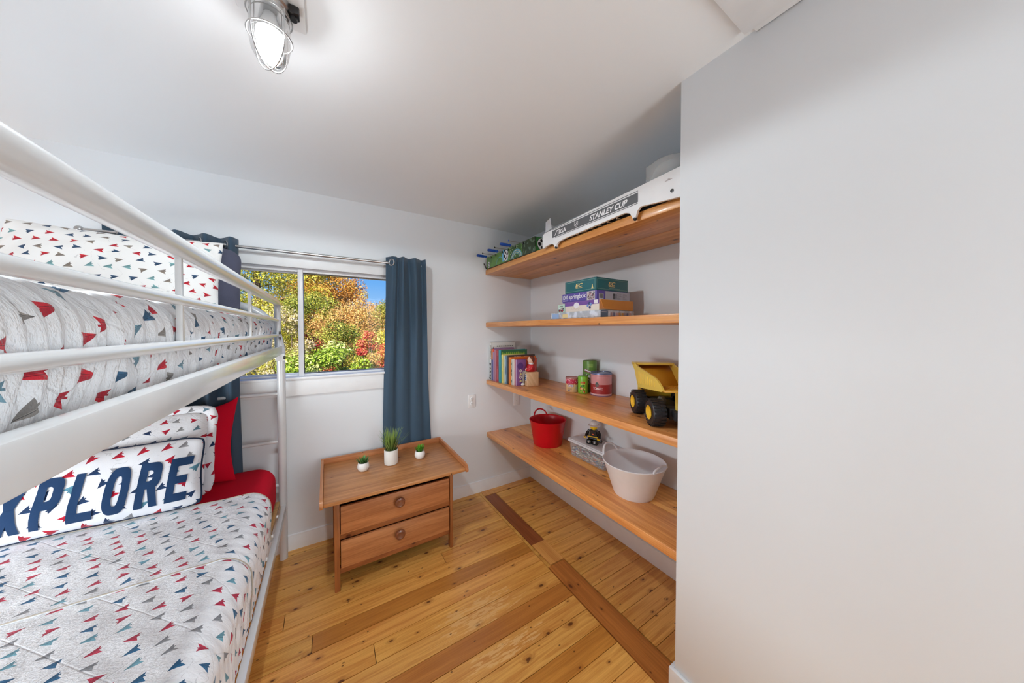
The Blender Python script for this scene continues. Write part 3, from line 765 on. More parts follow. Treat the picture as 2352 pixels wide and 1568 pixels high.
def quilt(xr, xl, zt, zb, y0, y1, r, off, ripple, seed, fq):
    """a cover over the bed: from the far side across the top and down the aisle side; returns grid function and uv"""
    top = xr - xl - r; drop = zt - r - zb; tot = top + r * PI / 2 + drop
    def path(s):
        if s < top: return (xl + s, zt, 0, 1)
        if s < top + r * PI / 2:
            a = (s - top) / r; return (xr - r + r * math.sin(a), zt - r + r * math.cos(a), math.sin(a), math.cos(a))
        d = s - top - r * PI / 2; return (xr, zt - r - d, 1, 0)
    def fn(u, v):
        s = tot * (u ** .85); x, z, nx, nz = path(s); yy = y0 + (y1 - y0) * v
        k = max(0.0, (s - top + .06) / (drop + r)); k = min(1.0, k)
        nn = noise.noise(Vector((x * 3 + seed, yy * 3, z * 3))) * .008 + noise.noise(Vector((x * 16 + seed, yy * 16, z * 16))) * .0035
        rp = ripple * k * (math.sin(yy * fq + 7 * noise.noise(Vector((yy * 5, s * 6, seed))) + s * 22) * .45 + noise.noise(Vector((yy * fq * .33, s * 9, seed + 4))) * .9 + noise.noise(Vector((yy * fq * .12, s * 4, seed + 7))) * .7)
        bulge = off * math.sin(PI * min(1, max(0, (s - top) / (drop + r * 1.5)))) if s > top else 0
        d = nn + rp + bulge
        return (x + nx * d, yy, z + nz * d)
    uvf = lambda u, v: (tot * (u ** .85), y0 + (y1 - y0) * v)
    return fn, uvf
fn, uvf = quilt(-.268, BX0 + .05, 1.462, 1.292, BY0 + .02, 2.165, .065, .010, .0055, 3, 200)
q = MB().grid(fn, 130, 560, uvfn=uvf).obj('quilt', M_quilt_up, None, 180)
sm = q.modifiers.new('thick', 'SOLIDIFY'); sm.thickness = .008; sm.offset = -1
tag(q, 'white quilt with paper planes on the upper bunk, hanging behind the guard rails', 'quilt')
fn, uvf = quilt(-.248, BX0 + .05, .612, .345, BY0 + .03, 1.86, .085, .004, .0040, 9, 150)
q = MB().grid(fn, 110, 380, uvfn=uvf).obj('quilt', M_quilt, None, 180)
sm = q.modifiers.new('thick', 'SOLIDIFY'); sm.thickness = .008; sm.offset = -1
tag(q, 'white quilt with red and blue paper planes spread over the lower bunk', 'quilt')
fn2, uvf2 = quilt(-.244, BX0 + .05, .6185, .365, 1.385, 1.875, .087, .004, .0040, 9, 150)
bnd = MB().grid(fn2, 110, 130, uvfn=lambda u, v: (uvf2(u, v)[0] + .031, uvf2(u, v)[1] + .02)).obj('folded_band', M_quilt, q, 180)
sm = bnd.modifiers.new('thick', 'SOLIDIFY'); sm.thickness = .006; sm.offset = -1
M_hem = fabric('cream_hem', C(186, 176, 162), 500, .9, .1)
MB().tube([Vector(fn2(i / 80, 0)) + Vector((0, -.002, 0)) for i in range(81)], .0019, 6).obj('hem', M_hem, q, 60)
MB().tube([Vector(fn2(i / 80, 1)) + Vector((0, .002, 0)) for i in range(81)], .0030, 6).obj('hem', M_hem, q, 60)

# pillows
def pillow_fn(w, h, t, seed, pinch=.05, sag=0.0, wr=.004, pw=2.4, ear=.0, rnd=.16):
    def thick(u, v):
        return max(0.0, (1 - abs(u) ** pw) * (1 - abs(v) ** pw)) ** .5
    def front(u, v, side=-1):
        cu_ = min(w, h) * rnd
        x = w / 2 * u * (1 - pinch * (1 - v * v) * abs(u)) * (1 - cu_ / w * abs(v) ** 5 * abs(u) ** 3); z = h / 2 * v * (1 - pinch * 1.3 * (1 - u * u) * abs(v)) * (1 - cu_ / h * abs(u) ** 9 * abs(v) ** 3)
        z -= sag * h * (1 - u * u) * max(0, v)
        if ear: z += ear * (abs(u) ** 6) * max(0, v) ** 2
        y = side * t / 2 * thick(u, v)
        q = Vector((x * 9 + seed, side * 3.0, z * 9))
        y += side * wr * noise.noise(q) * min(1, thick(u, v) * 3) + side * wr * .5 * noise.noise(q * 2.7) * min(1, thick(u, v) * 3)
        return Vector((x, y, z))
    return front
def pillow(name, label, w, h, t, mat, loc, lean, rz, seed, n=(56, 36), roll=0.0, piping=None, flange=0.0, **kw):
    fr = pillow_fn(w, h, t, seed, **kw)
    root = thing(name, label, 'pillow')
    root.matrix_world = T(*loc) @ RZ(rz) @ RX(-lean) @ RY(roll) @ T(0, 0, h / 2)
    e = lambda k: math.sin(PI / 2 * (2 * k - 1))
    b = MB()
    b.grid(lambda u, v: fr(e(u), e(v), -1), *n, uvfn=lambda u, v: (e(u) * w / 2 + seed * .37, e(v) * h / 2 + seed * .21))
    b.grid(lambda u, v: fr(e(1 - u), e(v), 1), *n, uvfn=lambda u, v: (e(1 - u) * w / 2 + 3.1, e(v) * h / 2))
    b.obj('pillow_body', mat, root, 180)
    def rim(k):                                                        # outline of the seam
        a = k * 4; sd = int(a) % 4; q = (a - int(a)) * 2 - 1
        return {0: (q, -1), 1: (1, q), 2: (-q, 1), 3: (-1, -q)}[sd]
    if piping:
        MB().tube([fr(*rim(i / 160), -1) for i in range(160)], .0045, 8, True).obj('piping', piping, root)
    if flange:
        b = MB(); N = 160
        v, uv = [], []
        for i in range(N):
            u_, v_ = rim(i / N); p = fr(u_, v_, -1)
            d = Vector((p.x / (w / 2), 0, p.z / (h / 2)))
            m = max(abs(d.x), abs(d.z)); out = Vector((d.x / m if abs(d.x) > .8 * m else d.x * .9, 0, d.z / m if abs(d.z) > .8 * m else d.z * .9))
            ca = min(1, 1 / math.hypot(out.x, out.z) * 1.18)
            for k, f_ in enumerate((-.25, .5, 1.0)):
                v.append(p + out * ca * flange * f_ + Vector((0, .004 * math.sin(i * .7) * f_ - .002, 0))); uv.append((v[-1].x + seed * .37, v[-1].z + seed * .21))
        f = [(i * 3 + k, ((i + 1) % N) * 3 + k, ((i + 1) % N) * 3 + k + 1, i * 3 + k + 1) for i in range(N) for k in range(2)]
        o = b.add(v, f, 0, None, uv).obj('flange', mat, root, 180)
        sm = o.modifiers.new('thick', 'SOLIDIFY'); sm.thickness = .006
    return root, fr
# upper bunk
pillow('bed_pillow', 'white pillow with paper planes standing on the upper bunk', .665, .43, .17, M_case, (-.772, 1.985, 1.455), .34, .03, 1, sag=.06, wr=.014, rnd=.05)
pillow('bed_pillow', 'dark slate pillow standing behind the plane-print pillow on the upper bunk', .64, .40, .13, M_navy, (-.700, 2.135, 1.45), .16, 0, 2, wr=.010)
# lower bunk
pillow('bed_pillow', 'bright red pillow against the curtain on the lower bunk', .68, .40, .15, M_red, (-.755, 2.125, .602), .20, 0, 3, wr=.008, ear=.045, pinch=.085, rnd=.02)
pillow('bed_pillow', 'quilted pillow sham with paper planes between red pillow and word cushion', .64, .38, .15, M_sham, (-.812, 1.985, .635), .26, 0, 4, flange=.032, wr=.006, rnd=.10)
ew, eh = .68, .30
cush, fe = pillow('cushion', 'long white cushion with the word EXPLORE in navy letters on the lower bunk', ew, eh, .13, M_expl, (-.815, 1.862, .622), .22, 0, 5, piping=M_piping, wr=.006, rnd=.11)
def to_cushion(px, pz):                                                # flat lettering laid on the cushion's front
    u = max(-.98, min(.98, px / (ew / 2))); v = max(-.98, min(.98, pz / (eh / 2)))
    for _ in range(4):
        p = fe(u, v, -1); u = max(-.985, min(.985, u + (px - p.x) / (ew / 2))); v = max(-.985, min(.985, v + (pz - p.z) / (eh / 2)))
    p = fe(u, v, -1); return Vector((p.x, p.y - .0028, p.z))
def rect(x0, y0, x1, y1): return [(x0, y0), (x1, y0), (x1, y1), (x0, y1)]
def strip(outer, inner): return [[outer[k], outer[k + 1], inner[k + 1], inner[k]] for k in range(len(outer) - 1)]
def sup(cx, cy, rx, ry, a, p=.62):
    c_, s_ = math.cos(a), math.sin(a)
    return (cx + rx * math.copysign(abs(c_) ** p, c_), cy + ry * math.copysign(abs(s_) ** p, s_))
def bowl(y0, y1):
    an = [-PI / 2 + PI * k / 14 for k in range(15)]; cy, ry = (y0 + y1) / 2, (y1 - y0) / 2
    return strip([sup(.50, cy, .50, ry, a) for a in an], [sup(.40, cy, .22, ry - .17, a) for a in an]) + [[(.36, y1 - .17), (.40, y1 - .17), (.50, y1), (.36, y1)], [(.36, y0), (.50, y0), (.40, y0 + .17), (.36, y0 + .17)]]
ring_a = [2 * PI * k / 32 for k in range(33)]
GLYPH = {'E': [rect(0, 0, .38, 1), rect(.38, .81, 1, 1), rect(.38, .41, .88, .59), rect(.38, 0, 1, .19)], 'L': [rect(0, 0, .38, 1), rect(.38, 0, 1, .19)],
         'X': [[(0, 0), (.38, 0), (1, 1), (.62, 1)], [(.62, 0), (1, 0), (.38, 1), (0, 1)]], 'P': [rect(0, 0, .36, 1)] + bowl(.38, 1),
         'O': strip([sup(.5, .5, .5, .5, a) for a in ring_a], [sup(.5, .5, .15, .31, a) for a in ring_a]),
         'R': [rect(0, 0, .36, 1)] + bowl(.42, 1) + [[(.42, .48), (.66, 0), (1.03, 0), (.78, .52)]]}
bm = bmesh.new()
for i_, ch in enumerate('EXPLORE'):
    for q_ in GLYPH[ch]:
        bm.faces.new([bm.verts.new((-.262 + i_ * .0828 + a * .062 + (b_ - .5) * .020, -.108 + b_ * .176, 0)) for a, b_ in q_])
bmesh.ops.triangulate(bm, faces=bm.faces[:])
for _ in range(5):
    es = [e for e in bm.edges if e.calc_length() > .014]
    if not es: break
    bmesh.ops.subdivide_edges(bm, edges=es, cuts=1); bmesh.ops.triangulate(bm, faces=bm.faces[:])
for vv in bm.verts: vv.co = to_cushion(vv.co.x, vv.co.y)
MB().bm(bm).obj('lettering', M_letter, cush, 180)

# ------------------------------------------------------------------ dresser
dr = thing('dresser', 'low pine dresser with two drawers and a raised gallery rim', 'dresser', (0, 0, 0))
X0, X1, Yf, Yb, ZT = .024, .684, 1.842, 2.285, .527
MB().box(-.024, .742, 1.768, 2.300, ZT - .021, ZT, .004).obj('tabletop', M_dress, dr)
MB().box(-.038, .757, 2.300, 2.316, ZT - .022, ZT + .034, .004).obj('back_gallery', M_dress, dr)
for xa, xb in ((-.039, -.024), (.742, .757)):
    o = [(1.760, ZT - .022), (1.757, ZT - .010), (1.760, ZT + .006), (1.772, ZT + .018), (1.800, ZT + .024), (2.300, ZT + .030), (2.300, ZT - .022)]
    Mx = Matrix(((0, 0, 1, xa), (1, 0, 0, 0), (0, 1, 0, 0), (0, 0, 0, 1)))
    MB().prism(o, xb - xa, 0, Mx).obj('side_gallery', M_dress_y, dr)
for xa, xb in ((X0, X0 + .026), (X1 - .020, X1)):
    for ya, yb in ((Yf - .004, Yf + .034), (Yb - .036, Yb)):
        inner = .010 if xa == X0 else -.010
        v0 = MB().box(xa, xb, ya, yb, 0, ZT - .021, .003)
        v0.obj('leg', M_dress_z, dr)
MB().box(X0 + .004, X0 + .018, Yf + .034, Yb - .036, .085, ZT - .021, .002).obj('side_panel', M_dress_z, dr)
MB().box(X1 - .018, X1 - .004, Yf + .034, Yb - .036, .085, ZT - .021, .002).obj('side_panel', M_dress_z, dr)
MB().box(X0 + .02, X1 - .02, Yb - .02, Yb - .008, .085, ZT - .021).obj('back_panel', M_dress, dr)
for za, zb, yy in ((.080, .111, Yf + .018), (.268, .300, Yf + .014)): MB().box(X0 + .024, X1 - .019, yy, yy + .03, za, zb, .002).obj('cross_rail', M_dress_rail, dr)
M_in = plain('drawer_inside', C(70, 40, 22), .8)
for za, zb, tilt in ((.303, .453, .02), (.119, .264, .012)):
    d = MB().box(X0 + .030, X1 - .024, Yf - .002, Yf + .016, za, zb, .003).obj('drawer', M_dress, dr)
    bx = MB().box(X0 + .036, X1 - .030, Yf + .016, Yb - .06, za + .01, za + .02).box(X0 + .036, X0 + .046, Yf + .016, Yb - .06, za + .01, zb - .02).box(X1 - .040, X1 - .030, Yf + .016, Yb - .06, za + .01, zb - .02)
    bx.obj('drawer_box', M_in, d)
    kz = .401 if za > .2 else .213
    MB().lathe([(.011, 0), (.012, .010), (.026, .016), (.029, .023), (.027, .030), (.019, .034), (.017, .033), (.0005, .0345)], 28, 0, T(.354, Yf - .002, kz) @ RX(PI / 2)).obj('knob', M_knob, d)

# plants on the dresser
M_pot = plain('white_ceramic', C(226, 222, 216), .55, grain=90)
M_pot2 = plain('glazed_white', C(236, 235, 232), .35)
def plant_leaf_mat(name, c0, c1):
    t = NT(name); u = t.xyz(t.tc('UV')); t.set(t.mix(u[1], c0, c1), .5, 0, .4); return t.m
M_grass = plant_leaf_mat('grass_blades', C(40, 62, 24), C(150, 178, 86))
M_succ = plant_leaf_mat('succulent_green', C(34, 66, 34), C(96, 150, 76))
M_succ2 = plant_leaf_mat('bright_sprig', C(30, 80, 20), C(96, 176, 44))
def blade(b, base, d, L, w, droop, n=5):
    d = Vector(d).normalized(); sd = d.cross(Vector((0, 0, 1)))
    sd = sd.normalized() if sd.length > 1e-3 else Vector((1, 0, 0))
    p = Vector(base); v, uv = [], []
    for i in range(n + 1):
        t_ = i / n; wd = w * (1 - t_ ** 2.2) * .5 + .0002
        v += [p - sd * wd, p + sd * wd]; uv += [(0, t_), (1, t_)]
        p = p + d * (L / n); d = (d + Vector((0, 0, -droop / n)) + Vector((d.x, d.y, 0)) * droop * .4 / n).normalized()
    b.add(v, [(2 * i, 2 * i + 1, 2 * i + 3, 2 * i + 2) for i in range(n)], 0, None, uv)
rg = random.Random(5)
pl = thing('potted_grass', 'spiky artificial grass in a white cylinder pot, middle of the dresser', 'plant', (.353, 2.088, ZT))
MB().lathe([(.036, 0), (.041, .003), (.0425, .012), (.0425, .092), (.041, .095), (.038, .095), (.037, .080), (.0005, .080)], 36).obj('pot', M_pot, pl)
b = MB()
for i in range(150):
    a = rg.uniform(0, 2 * PI); r_ = .030 * math.sqrt(rg.random()); tl = rg.uniform(.05, .55) * (r_ / .03 + .25)
    blade(b, (r_ * math.cos(a), r_ * math.sin(a), .078), (math.cos(a) * tl, math.sin(a) * tl, 1), rg.uniform(.09, .165), .0045, rg.uniform(.1, .8))
stuff(b.obj('grass_blades', M_grass, pl, 180))
def small_pot(label, x, y, r, mat, n, L, sq, seed):
    rg = random.Random(seed)
    p = thing('potted_succulent', label, 'plant', (x, y, ZT))
    MB().lathe([(r * .55, 0), (r * .72, .003), (r * .97, r * .55), (r, r * .85), (r * .95, r * 1.2), (r * .82, r * 1.55), (r * .76, r * 1.55), (r * .8, r * 1.35), (.0005, r * 1.3)], 32).obj('pot', M_pot2, p)
    b = MB()
    for i in range(n):
        a = i * 2.4 + rg.uniform(-.2, .2); t_ = (i / n) ** .5
        blade(b, (r * .25 * t_ * math.cos(a), r * .25 * t_ * math.sin(a), r * 1.3), (math.cos(a) * t_ * sq, math.sin(a) * t_ * sq, .9 - .3 * t_), L * rg.uniform(.75, 1.1), L * .22, -.3)
    stuff(b.obj('leaves', mat, p, 180))
small_pot('small agave-like succulent in a round white pot, left on the dresser', .187, 2.072, .034, M_succ, 34, .052, 1.1, 1)
small_pot('small bright green sprig in a round white pot, right on the dresser', .535, 2.072, .034, M_succ2, 46, .050, .7, 2)

# ------------------------------------------------------------------ top shelf: hockey game and table football
G = C(96, 98, 102)
M_hock = plain('hockey_white', C(238, 239, 241), .3)
M_dec = plain('decal_grey', G, .5); M_decw = plain('decal_white', C(238, 238, 240), .5)
M_clear = milky('clear_acrylic', C(225, 228, 230), .32)
hk = thing('hockey_game', 'white table hockey game with a grey STANLEY CUP side decal on the top shelf', 'toy', (1.150, 0, 0))
HY0, HY1 = .636, 1.508
out = [(HY0, 1.909), (.655, 1.908), (.72, 1.916), (.78, 1.924), (.822, 1.929), (.835, 1.918), (.842, 1.900), (.848, 1.884), (.857, 1.884), (.866, 1.902), (.876, 1.918), (.90, 1.9275), (1.10, 1.922), (1.30, 1.918), (1.352, 1.914), (1.372, 1.902), (1.380, 1.884), (1.390, 1.884), (1.398, 1.902), (1.412, 1.912), (1.44, 1.916), (1.475, 1.913), (1.500, 1.905), (1.509, 1.906), (HY1, 1.975), (1.503, 1.988), (1.490, 1.996), (1.40, 1.999), (1.217, 2.006), (.90, 2.015), (HY0, 2.023)]
Mx = Matrix(((0, 0, 1, 0), (1, 0, 0, 0), (0, 1, 0, 0), (0, 0, 0, 1)))
MB().prism(out, .012, 0, Mx).obj('side_panel', M_hock, hk, 30)
MB().prism([(a, max(z_, 1.924)) for a, z_ in out], .012, 0, T(.43, 0, 0) @ Mx).obj('side_panel', M_hock, hk, 30)
MB().box(.012, .43, HY1 - .012, HY1 - .002, 1.925, 1.99, .002).obj('end_panel', M_hock, hk)
MB().box(.012, .43, HY0 + .002, HY0 + .012, 1.925, 2.02, .002).obj('end_panel', M_hock, hk)
MB().box(.012, .43, HY0 + .012, HY1 - .012, 1.956, 1.964).obj('rink', plain('ice_print', C(222, 230, 238), .25), hk)
MB().box(.034, .42, HY0 + .02, HY1 - .02, 1.9215, 1.955).obj('under_tray', M_black, hk)
for yy in (.852, 1.385):
    MB().sphere((.006, yy, 1.887), .0085, 12).obj('rubber_foot', M_black, hk)
for i in range(6):
    MB().cyl((.004, .95 + i * .055, 1.9185), (.034, .95 + i * .055, 1.9245), .0025, n=8).obj('control_rod', M_steel, hk)
b = MB()
o_, xd, yd = (-.0008, 1.412, 1.9475), (0, -1, .0088), (0, 0, 1)
b.quad(o_, xd, yd, .578, .041, 0)
b.quad((-.0008, 1.412, 1.9935), xd, yd, .578, .0028, 0); b.quad((-.0008, 1.385, 1.9415), xd, yd, .551, .0028, 0)
b.text('STANLEY CUP', (-.0014, 1.115, 1.956), xd, yd, .027, .228, 1, .036, .25)
b.text('IGA', (-.0014, 1.352, 1.9545), xd, yd, .0235, .060, 1, .036, .1)
b.poly([(0, 0), (.006, 0), (.024, .0235), (.052, .0235), (.052, .0275), (.020, .0275)], (-.0014, 1.392, 1.9545), xd, yd, 1)
b.poly([(.026, .0), (.033, .0), (.033, .0235), (.026, .0235)], (-.0014, 1.389, 1.9545), xd, yd, 1)
b.poly([(0, .030), (.028, .030), (.028, .012), (.014, 0), (0, .012)], (-.0014, 1.226, 1.953), xd, yd, 1)
b.poly([(.002, .028), (.026, .028), (.026, .013), (.014, .0025), (.002, .013)], (-.0016, 1.226, 1.953), xd, yd, 0)
b.poly([(.004, .008), (.008, .006), (.024, .025), (.020, .027)], (-.0018, 1.226, 1.953), xd, yd, 1)
b.obj('decal', [M_dec, M_decw], hk, 0)
MB().lathe([(.0068, 0), (.0068, .002), (.004, .0025), (.0005, .0025)], 20, 0, T(0, .683, 1.942) @ RY(-PI / 2)).obj('pivot_cap', M_black, hk)
b = MB().quad((-.0008, .702, 1.9915), xd, yd, .010, .0012, 0).quad((-.0008, .700, 1.9945), xd, yd, .005, .0012, 0).quad((-.0008, .712, 1.9885), xd, yd, .03, .0014, 0)
b.obj('maker_mark', plain('mark_brown', C(120, 90, 80), .6), hk, 0)
b = MB().add([(.002, 1.480, 2.000), (.002, 1.424, 2.008), (.002, 1.436, 2.074), (.002, 1.478, 2.062)], [(0, 1, 2, 3)])
b.add([(.002, 1.480, 2.000), (.10, 1.505, 1.995), (.10, 1.500, 2.056), (.002, 1.478, 2.062)], [(0, 1, 2, 3)])
o = b.obj('corner_glass', milky('clear_acrylic_left', C(230, 233, 238), .62), hk, 0); sm = o.modifiers.new('t', 'SOLIDIFY'); sm.thickness = .002
cg_ = [(.004, .800), (.004, .745)] + [(.104 - .1 * math.cos(a), .745 - .1 * math.sin(a)) for a in [PI / 2 * k / 8 for k in range(1, 9)]]
v = [(x_, y_, 2.020) for x_, y_ in cg_] + [(x_, y_, 2.094 if k else 2.084) for k, (x_, y_) in enumerate(cg_)]
o = MB().add(v, [(k, k + 1, k + 11, k + 10) for k in range(9)]).obj('corner_glass', M_clear, hk, 60); sm = o.modifiers.new('t', 'SOLIDIFY'); sm.thickness = .002
MB().box(.02, .034, 1.352, 1.378, 1.998, 2.012, .002).obj('goal_light', plain('red_plastic', C(206, 40, 60), .3), hk)

fb = thing('table_football', 'green table football game with blue handles in the shelf corner', 'toy', (1.176, 0, 1.921))
FY0, FY1, FD, FH = 1.628, 2.325, .30, .100
M_grassprint = None
t = NT('football_print'); oc = t.xyz(t.tc())
gfac = t.noise(t.tc(), 22, 4); gcol = t.mix(gfac, C(36, 92, 40), C(126, 178, 74))
dots = t.n('ShaderNodeTexVoronoi', feature='F1'); t.put(dots.inputs['Vector'], t.tc()); dots.inputs['Scale'].default_value = 75
dd = t.f('MULTIPLY', t.f('LESS_THAN', dots.outputs['Distance'], .30), t.f('MULTIPLY', t.smooth(oc[1], 1.78, 1.80, 0, 1), t.smooth(oc[1], 1.94, 1.95, 1, 0)))
drk = t.f('MULTIPLY', t.smooth(oc[1], 1.78, 1.80, 0, 1), t.smooth(oc[1], 1.94, 1.95, 1, 0))
gcol = t.mix(t.f('MULTIPLY', drk, .75), gcol, C(26, 66, 34)); gcol = t.mix(dd, gcol, C(196, 222, 170))
blk = t.smooth(oc[1], 1.77, 1.79, 1, 0)
gcol = t.mix(t.f('MULTIPLY', blk, .9), gcol, t.mix(t.smooth(t.noise(t.tc(), 30, 3), .52, .6), C(26, 32, 28), C(92, 110, 96)))
M_foot = t.set(gcol, .35)
M_footend = plain('football_end_green', C(46, 110, 50), .35)
M_blueh = plain('blue_handle', C(0, 66, 160), .3)
M_lblue = plain('print_light_blue', C(110, 184, 222), .5); M_pw = plain('print_white', C(232, 234, 236), .5); M_pk = plain('print_black', C(22, 22, 24), .5)
MB().box(0, .012, FY0, FY1, .003, FH, .002).obj('side_panel', M_foot, fb)
MB().box(FD - .012, FD, FY0, FY1, .003, FH, .002).obj('side_panel', M_foot, fb)
MB().box(.012, FD - .012, FY0, FY0 + .012, .003, FH, .002).obj('end_panel', M_footend, fb)
MB().box(.012, FD - .012, FY1 - .012, FY1, .003, FH, .002).obj('end_panel', M_pk, fb)
MB().box(0, FD, FY0, FY1, 0, .004).obj('base_board', M_black, fb)
MB().box(.012, FD - .012, FY0 + .012, FY1 - .012, .025, .031).obj('pitch', M_footend, fb)
def ball(b, o, x, y, r, sx=1.0):
    cir = lambda cx, cy, q, n=20, ex=1.0: [(cx + q * ex * math.cos(2 * PI * i / n), cy + q * math.sin(2 * PI * i / n)) for i in range(n)]
    o = Vector(o); nrm = Vector(x).cross(Vector(y)).normalized()
    b.poly(cir(0, 0, r * 1.06, 24, sx), o + nrm * .0004, x, y, 2); b.poly(cir(0, 0, r, 24, sx), o + nrm * .0008, x, y, 1)
    for a, q in ((.4, .33), (1.9, .28), (3.2, .34), (4.6, .26), (5.6, .24)):
        b.poly(cir(r * .58 * sx * math.cos(a), r * .58 * math.sin(a), r * q, 7, sx), o + nrm * .0012, x, y, 2)
b = MB()
xd, yd = (0, -1, 0), (0, 0, 1)
for y_, w_ in ((2.012, .03), (2.035, .02)):
    b.poly([(-.030, -.04), (.030, -.04), (.036, .0), (.026, .046), (-.02, .052), (-.04, .02)], (-.0003, y_ - .01, .052), xd, yd, 0)
ball(b, (-.0006, 2.000, .050), xd, yd, .040, .9); ball(b, (-.0004, 2.286, .030), xd, yd, .026, .7)
for i in range(5):
    arcp = [(.075 * math.cos(a) * (1 - i * .12), .062 * math.sin(a) * (1 - i * .12)) for a in [PI * k / 14 for k in range(15)]]
    arcq = [(p_[0] * .95, p_[1] * .93) for p_ in arcp[::-1]]
    for k in range(14): b.poly([arcp[k], arcp[k + 1], arcq[13 - k], arcq[14 - k]], (-.0008, 1.855, .004), xd, yd, 0 if i % 2 == 0 else 1)
b.poly([(0, 0), (.006, 0), (.035, .04), (.035, .052)], (-.0010, 1.945, .004), xd, yd, 2)
for a0 in range(10):
    b.poly([(.055 * math.cos(a0 * .3 + .1), .055 * math.sin(a0 * .3 + .1)), (.055 * math.cos(a0 * .3 + .4), .055 * math.sin(a0 * .3 + .4)), (.052 * math.cos(a0 * .3 + .4), .052 * math.sin(a0 * .3 + .4)), (.052 * math.cos(a0 * .3 + .1), .052 * math.sin(a0 * .3 + .1))], (-.0009, 2.10, .006), xd, yd, 0)
ball(b, (.062, FY0 - .0006, .055), (1, 0, 0), (0, 0, 1), .040)
b.obj('print', [M_lblue, M_pw, M_pk], fb, 0)
for y_, ha in ((2.245, 1), (2.164, 0), (2.052, 1), (1.965, 0), (1.862, 1), (1.765, 0)):
    z_ = .086
    rd = MB().cyl((-.118 if not ha else -.05, y_, z_), (FD + .05, y_, z_), .0032, n=10).obj('rod', M_steel, fb)
    if ha: MB().lathe([(.0005, -.132), (.008, -.130), (.0105, -.122), (.011, -.075), (.0098, -.066), (.0075, -.062), (.0095, -.056), (.0095, -.046), (.006, -.042), (.0005, -.042)], 16, 0, T(0, y_, z_) @ RY(PI / 2)).obj('handle', M_blueh, rd)
    else: MB().sphere((-.118, y_, z_), .0062, 10).obj('end_cap', M_blueh if y_ < 1.9 else M_bolt, rd)
    MB().lathe([(.0075, -.004), (.0075, .016)], 14, 0, T(0, y_, z_) @ RY(PI / 2)).obj('bushing', M_black, rd)
    for q in (.09, .15, .21): MB().box(q - .008, q + .008, y_ - .005, y_ + .005, z_ - .05, z_ + .012, .003).obj('player', M_blueh if ha else M_pw, rd)
MB().tube([(-.004, FY1 + .002, .004), (-.012, FY1 + .012, .03), (-.020, FY1 + .016, .05)], .004, 8).obj('side_clip', M_black, fb)

# ------------------------------------------------------------------ second shelf: boxes
Z2 = .467 + 1.0
def gbox(label, x0, x1, y0, y1, z0, z1, mat, lid=.0, lidmat=None, name='puzzle_box'):
    r = thing(name, label, 'box', (x0, y0, z0), group='boxes on the second shelf')
    w, d, h = x1 - x0, y1 - y0, z1 - z0
    MB().box(.0015, w - .0015, .0015, d - .0015, 0, h - .001, .001).obj('box_base', mat, r)
    MB().box(0, w, 0, d, h * lid, h, .0015).obj('box_lid', lidmat or mat, r)
    return r
FX, FYd = ((0, -1, 0), (0, 0, 1)), ((1, 0, 0), (0, 0, 1))      # faces looking to -x and to -y
def P(c, n): return plain(n, c, .45)
p_wh, p_gold = P(C(238, 236, 244), 'ink_white'), P(C(226, 206, 140), 'ink_gold')
# bottom: silvery box in film
t = NT('silver_film'); nz = t.noise(t.tc(), 26, 4); t.set(t.mix(t.smooth(nz, .45, .62), C(176, 180, 188), C(214, 220, 232)), .18); t.bump(t.noise(t.tc(), 30, 3), .5, .004); M_film = t.m
r = gbox('thin silvery wrapped game box, lowest of the stack on the second shelf', 1.214, 1.486, 1.098, 1.505, Z2, Z2 + .0395, M_film, .1)
b = MB()
b.quad((-.0006, .39, .004), *FX, .06, .030, 0); b.quad((-.0006, .295, .008), *FX, .045, .020, 1); b.quad((.002, -.0006, .002), *FYd, .055, .035, 2)
for i, c in enumerate((3, 4, 5, 6, 1, 3, 4, 5)): b.quad((.075 + i * .022, -.0006, .004), *FYd, .016, .024, c)
b.text('B', (.17, -.001, .008), *FYd, .02, .014, 6, .03); b.quad((.008, -.001, .028), *FYd, .04, .003, 7)
b.obj('print', [P(C(150, 176, 214), 'ink_paleblue'), P(C(226, 206, 150), 'ink_straw'), P(C(96, 120, 150), 'ink_slate'), P(C(170, 150, 160), 'ink_mauve'), P(C(110, 110, 150), 'ink_indigo'), P(C(196, 160, 160), 'ink_rose'), P(C(206, 150, 90), 'ink_ochre'), p_wh], r, 0)
# cream and purple box with an open orange flap end
M_cream = P(C(230, 218, 206), 'cream_card'); M_purp = P(C(122, 84, 160), 'purple_card'); M_orange = P(C(222, 150, 56), 'orange_card')
r = gbox('cream box with a purple band and open orange end flap, above the silvery box', 1.219, 1.486, 1.112, 1.376, Z2 + .0395, Z2 + .0975, M_cream, .0)
b = MB()
b.poly([(0, .034), (.264, .046 - .012), (.264, .0575), (0, .0575)], (-.0006, .264, 0), *FX, 0)
b.quad((-.001, .034, .036), *FX, .026, .020, 1)
cir = [(.026 * math.cos(PI * k / 14), .026 * math.sin(PI * k / 14)) for k in range(15)] + [(-.010, -.012), (.010, -.012)]
b.poly([(.022 * math.cos(2 * PI * k / 20), .016 * math.sin(2 * PI * k / 20)) for k in range(20)], (-.001, .168, .036), *FX, 1)
for k, (a_, c_) in enumerate(((0, 0), (.012, .012), (.022, .006), (.016, -.010))): b.poly([(a_ + .008 * math.cos(2 * PI * q / 8), c_ + .009 * math.sin(2 * PI * q / 8)) for q in range(8)], (-.001 - .0002 * k, .080, .028), *FX, 2 + k % 2)
for k in range(18):
    a_, c_ = k * .005, .0045 * math.sin(k * 1.3); a2, c2 = (k + 1) * .005, .0045 * math.sin((k + 1) * 1.3)
    b.poly([(a_, c_), (a2, c2), (a2, c2 + .0014), (a_, c_ + .0014)], (-.0012, .215, .014), *FX, 4)
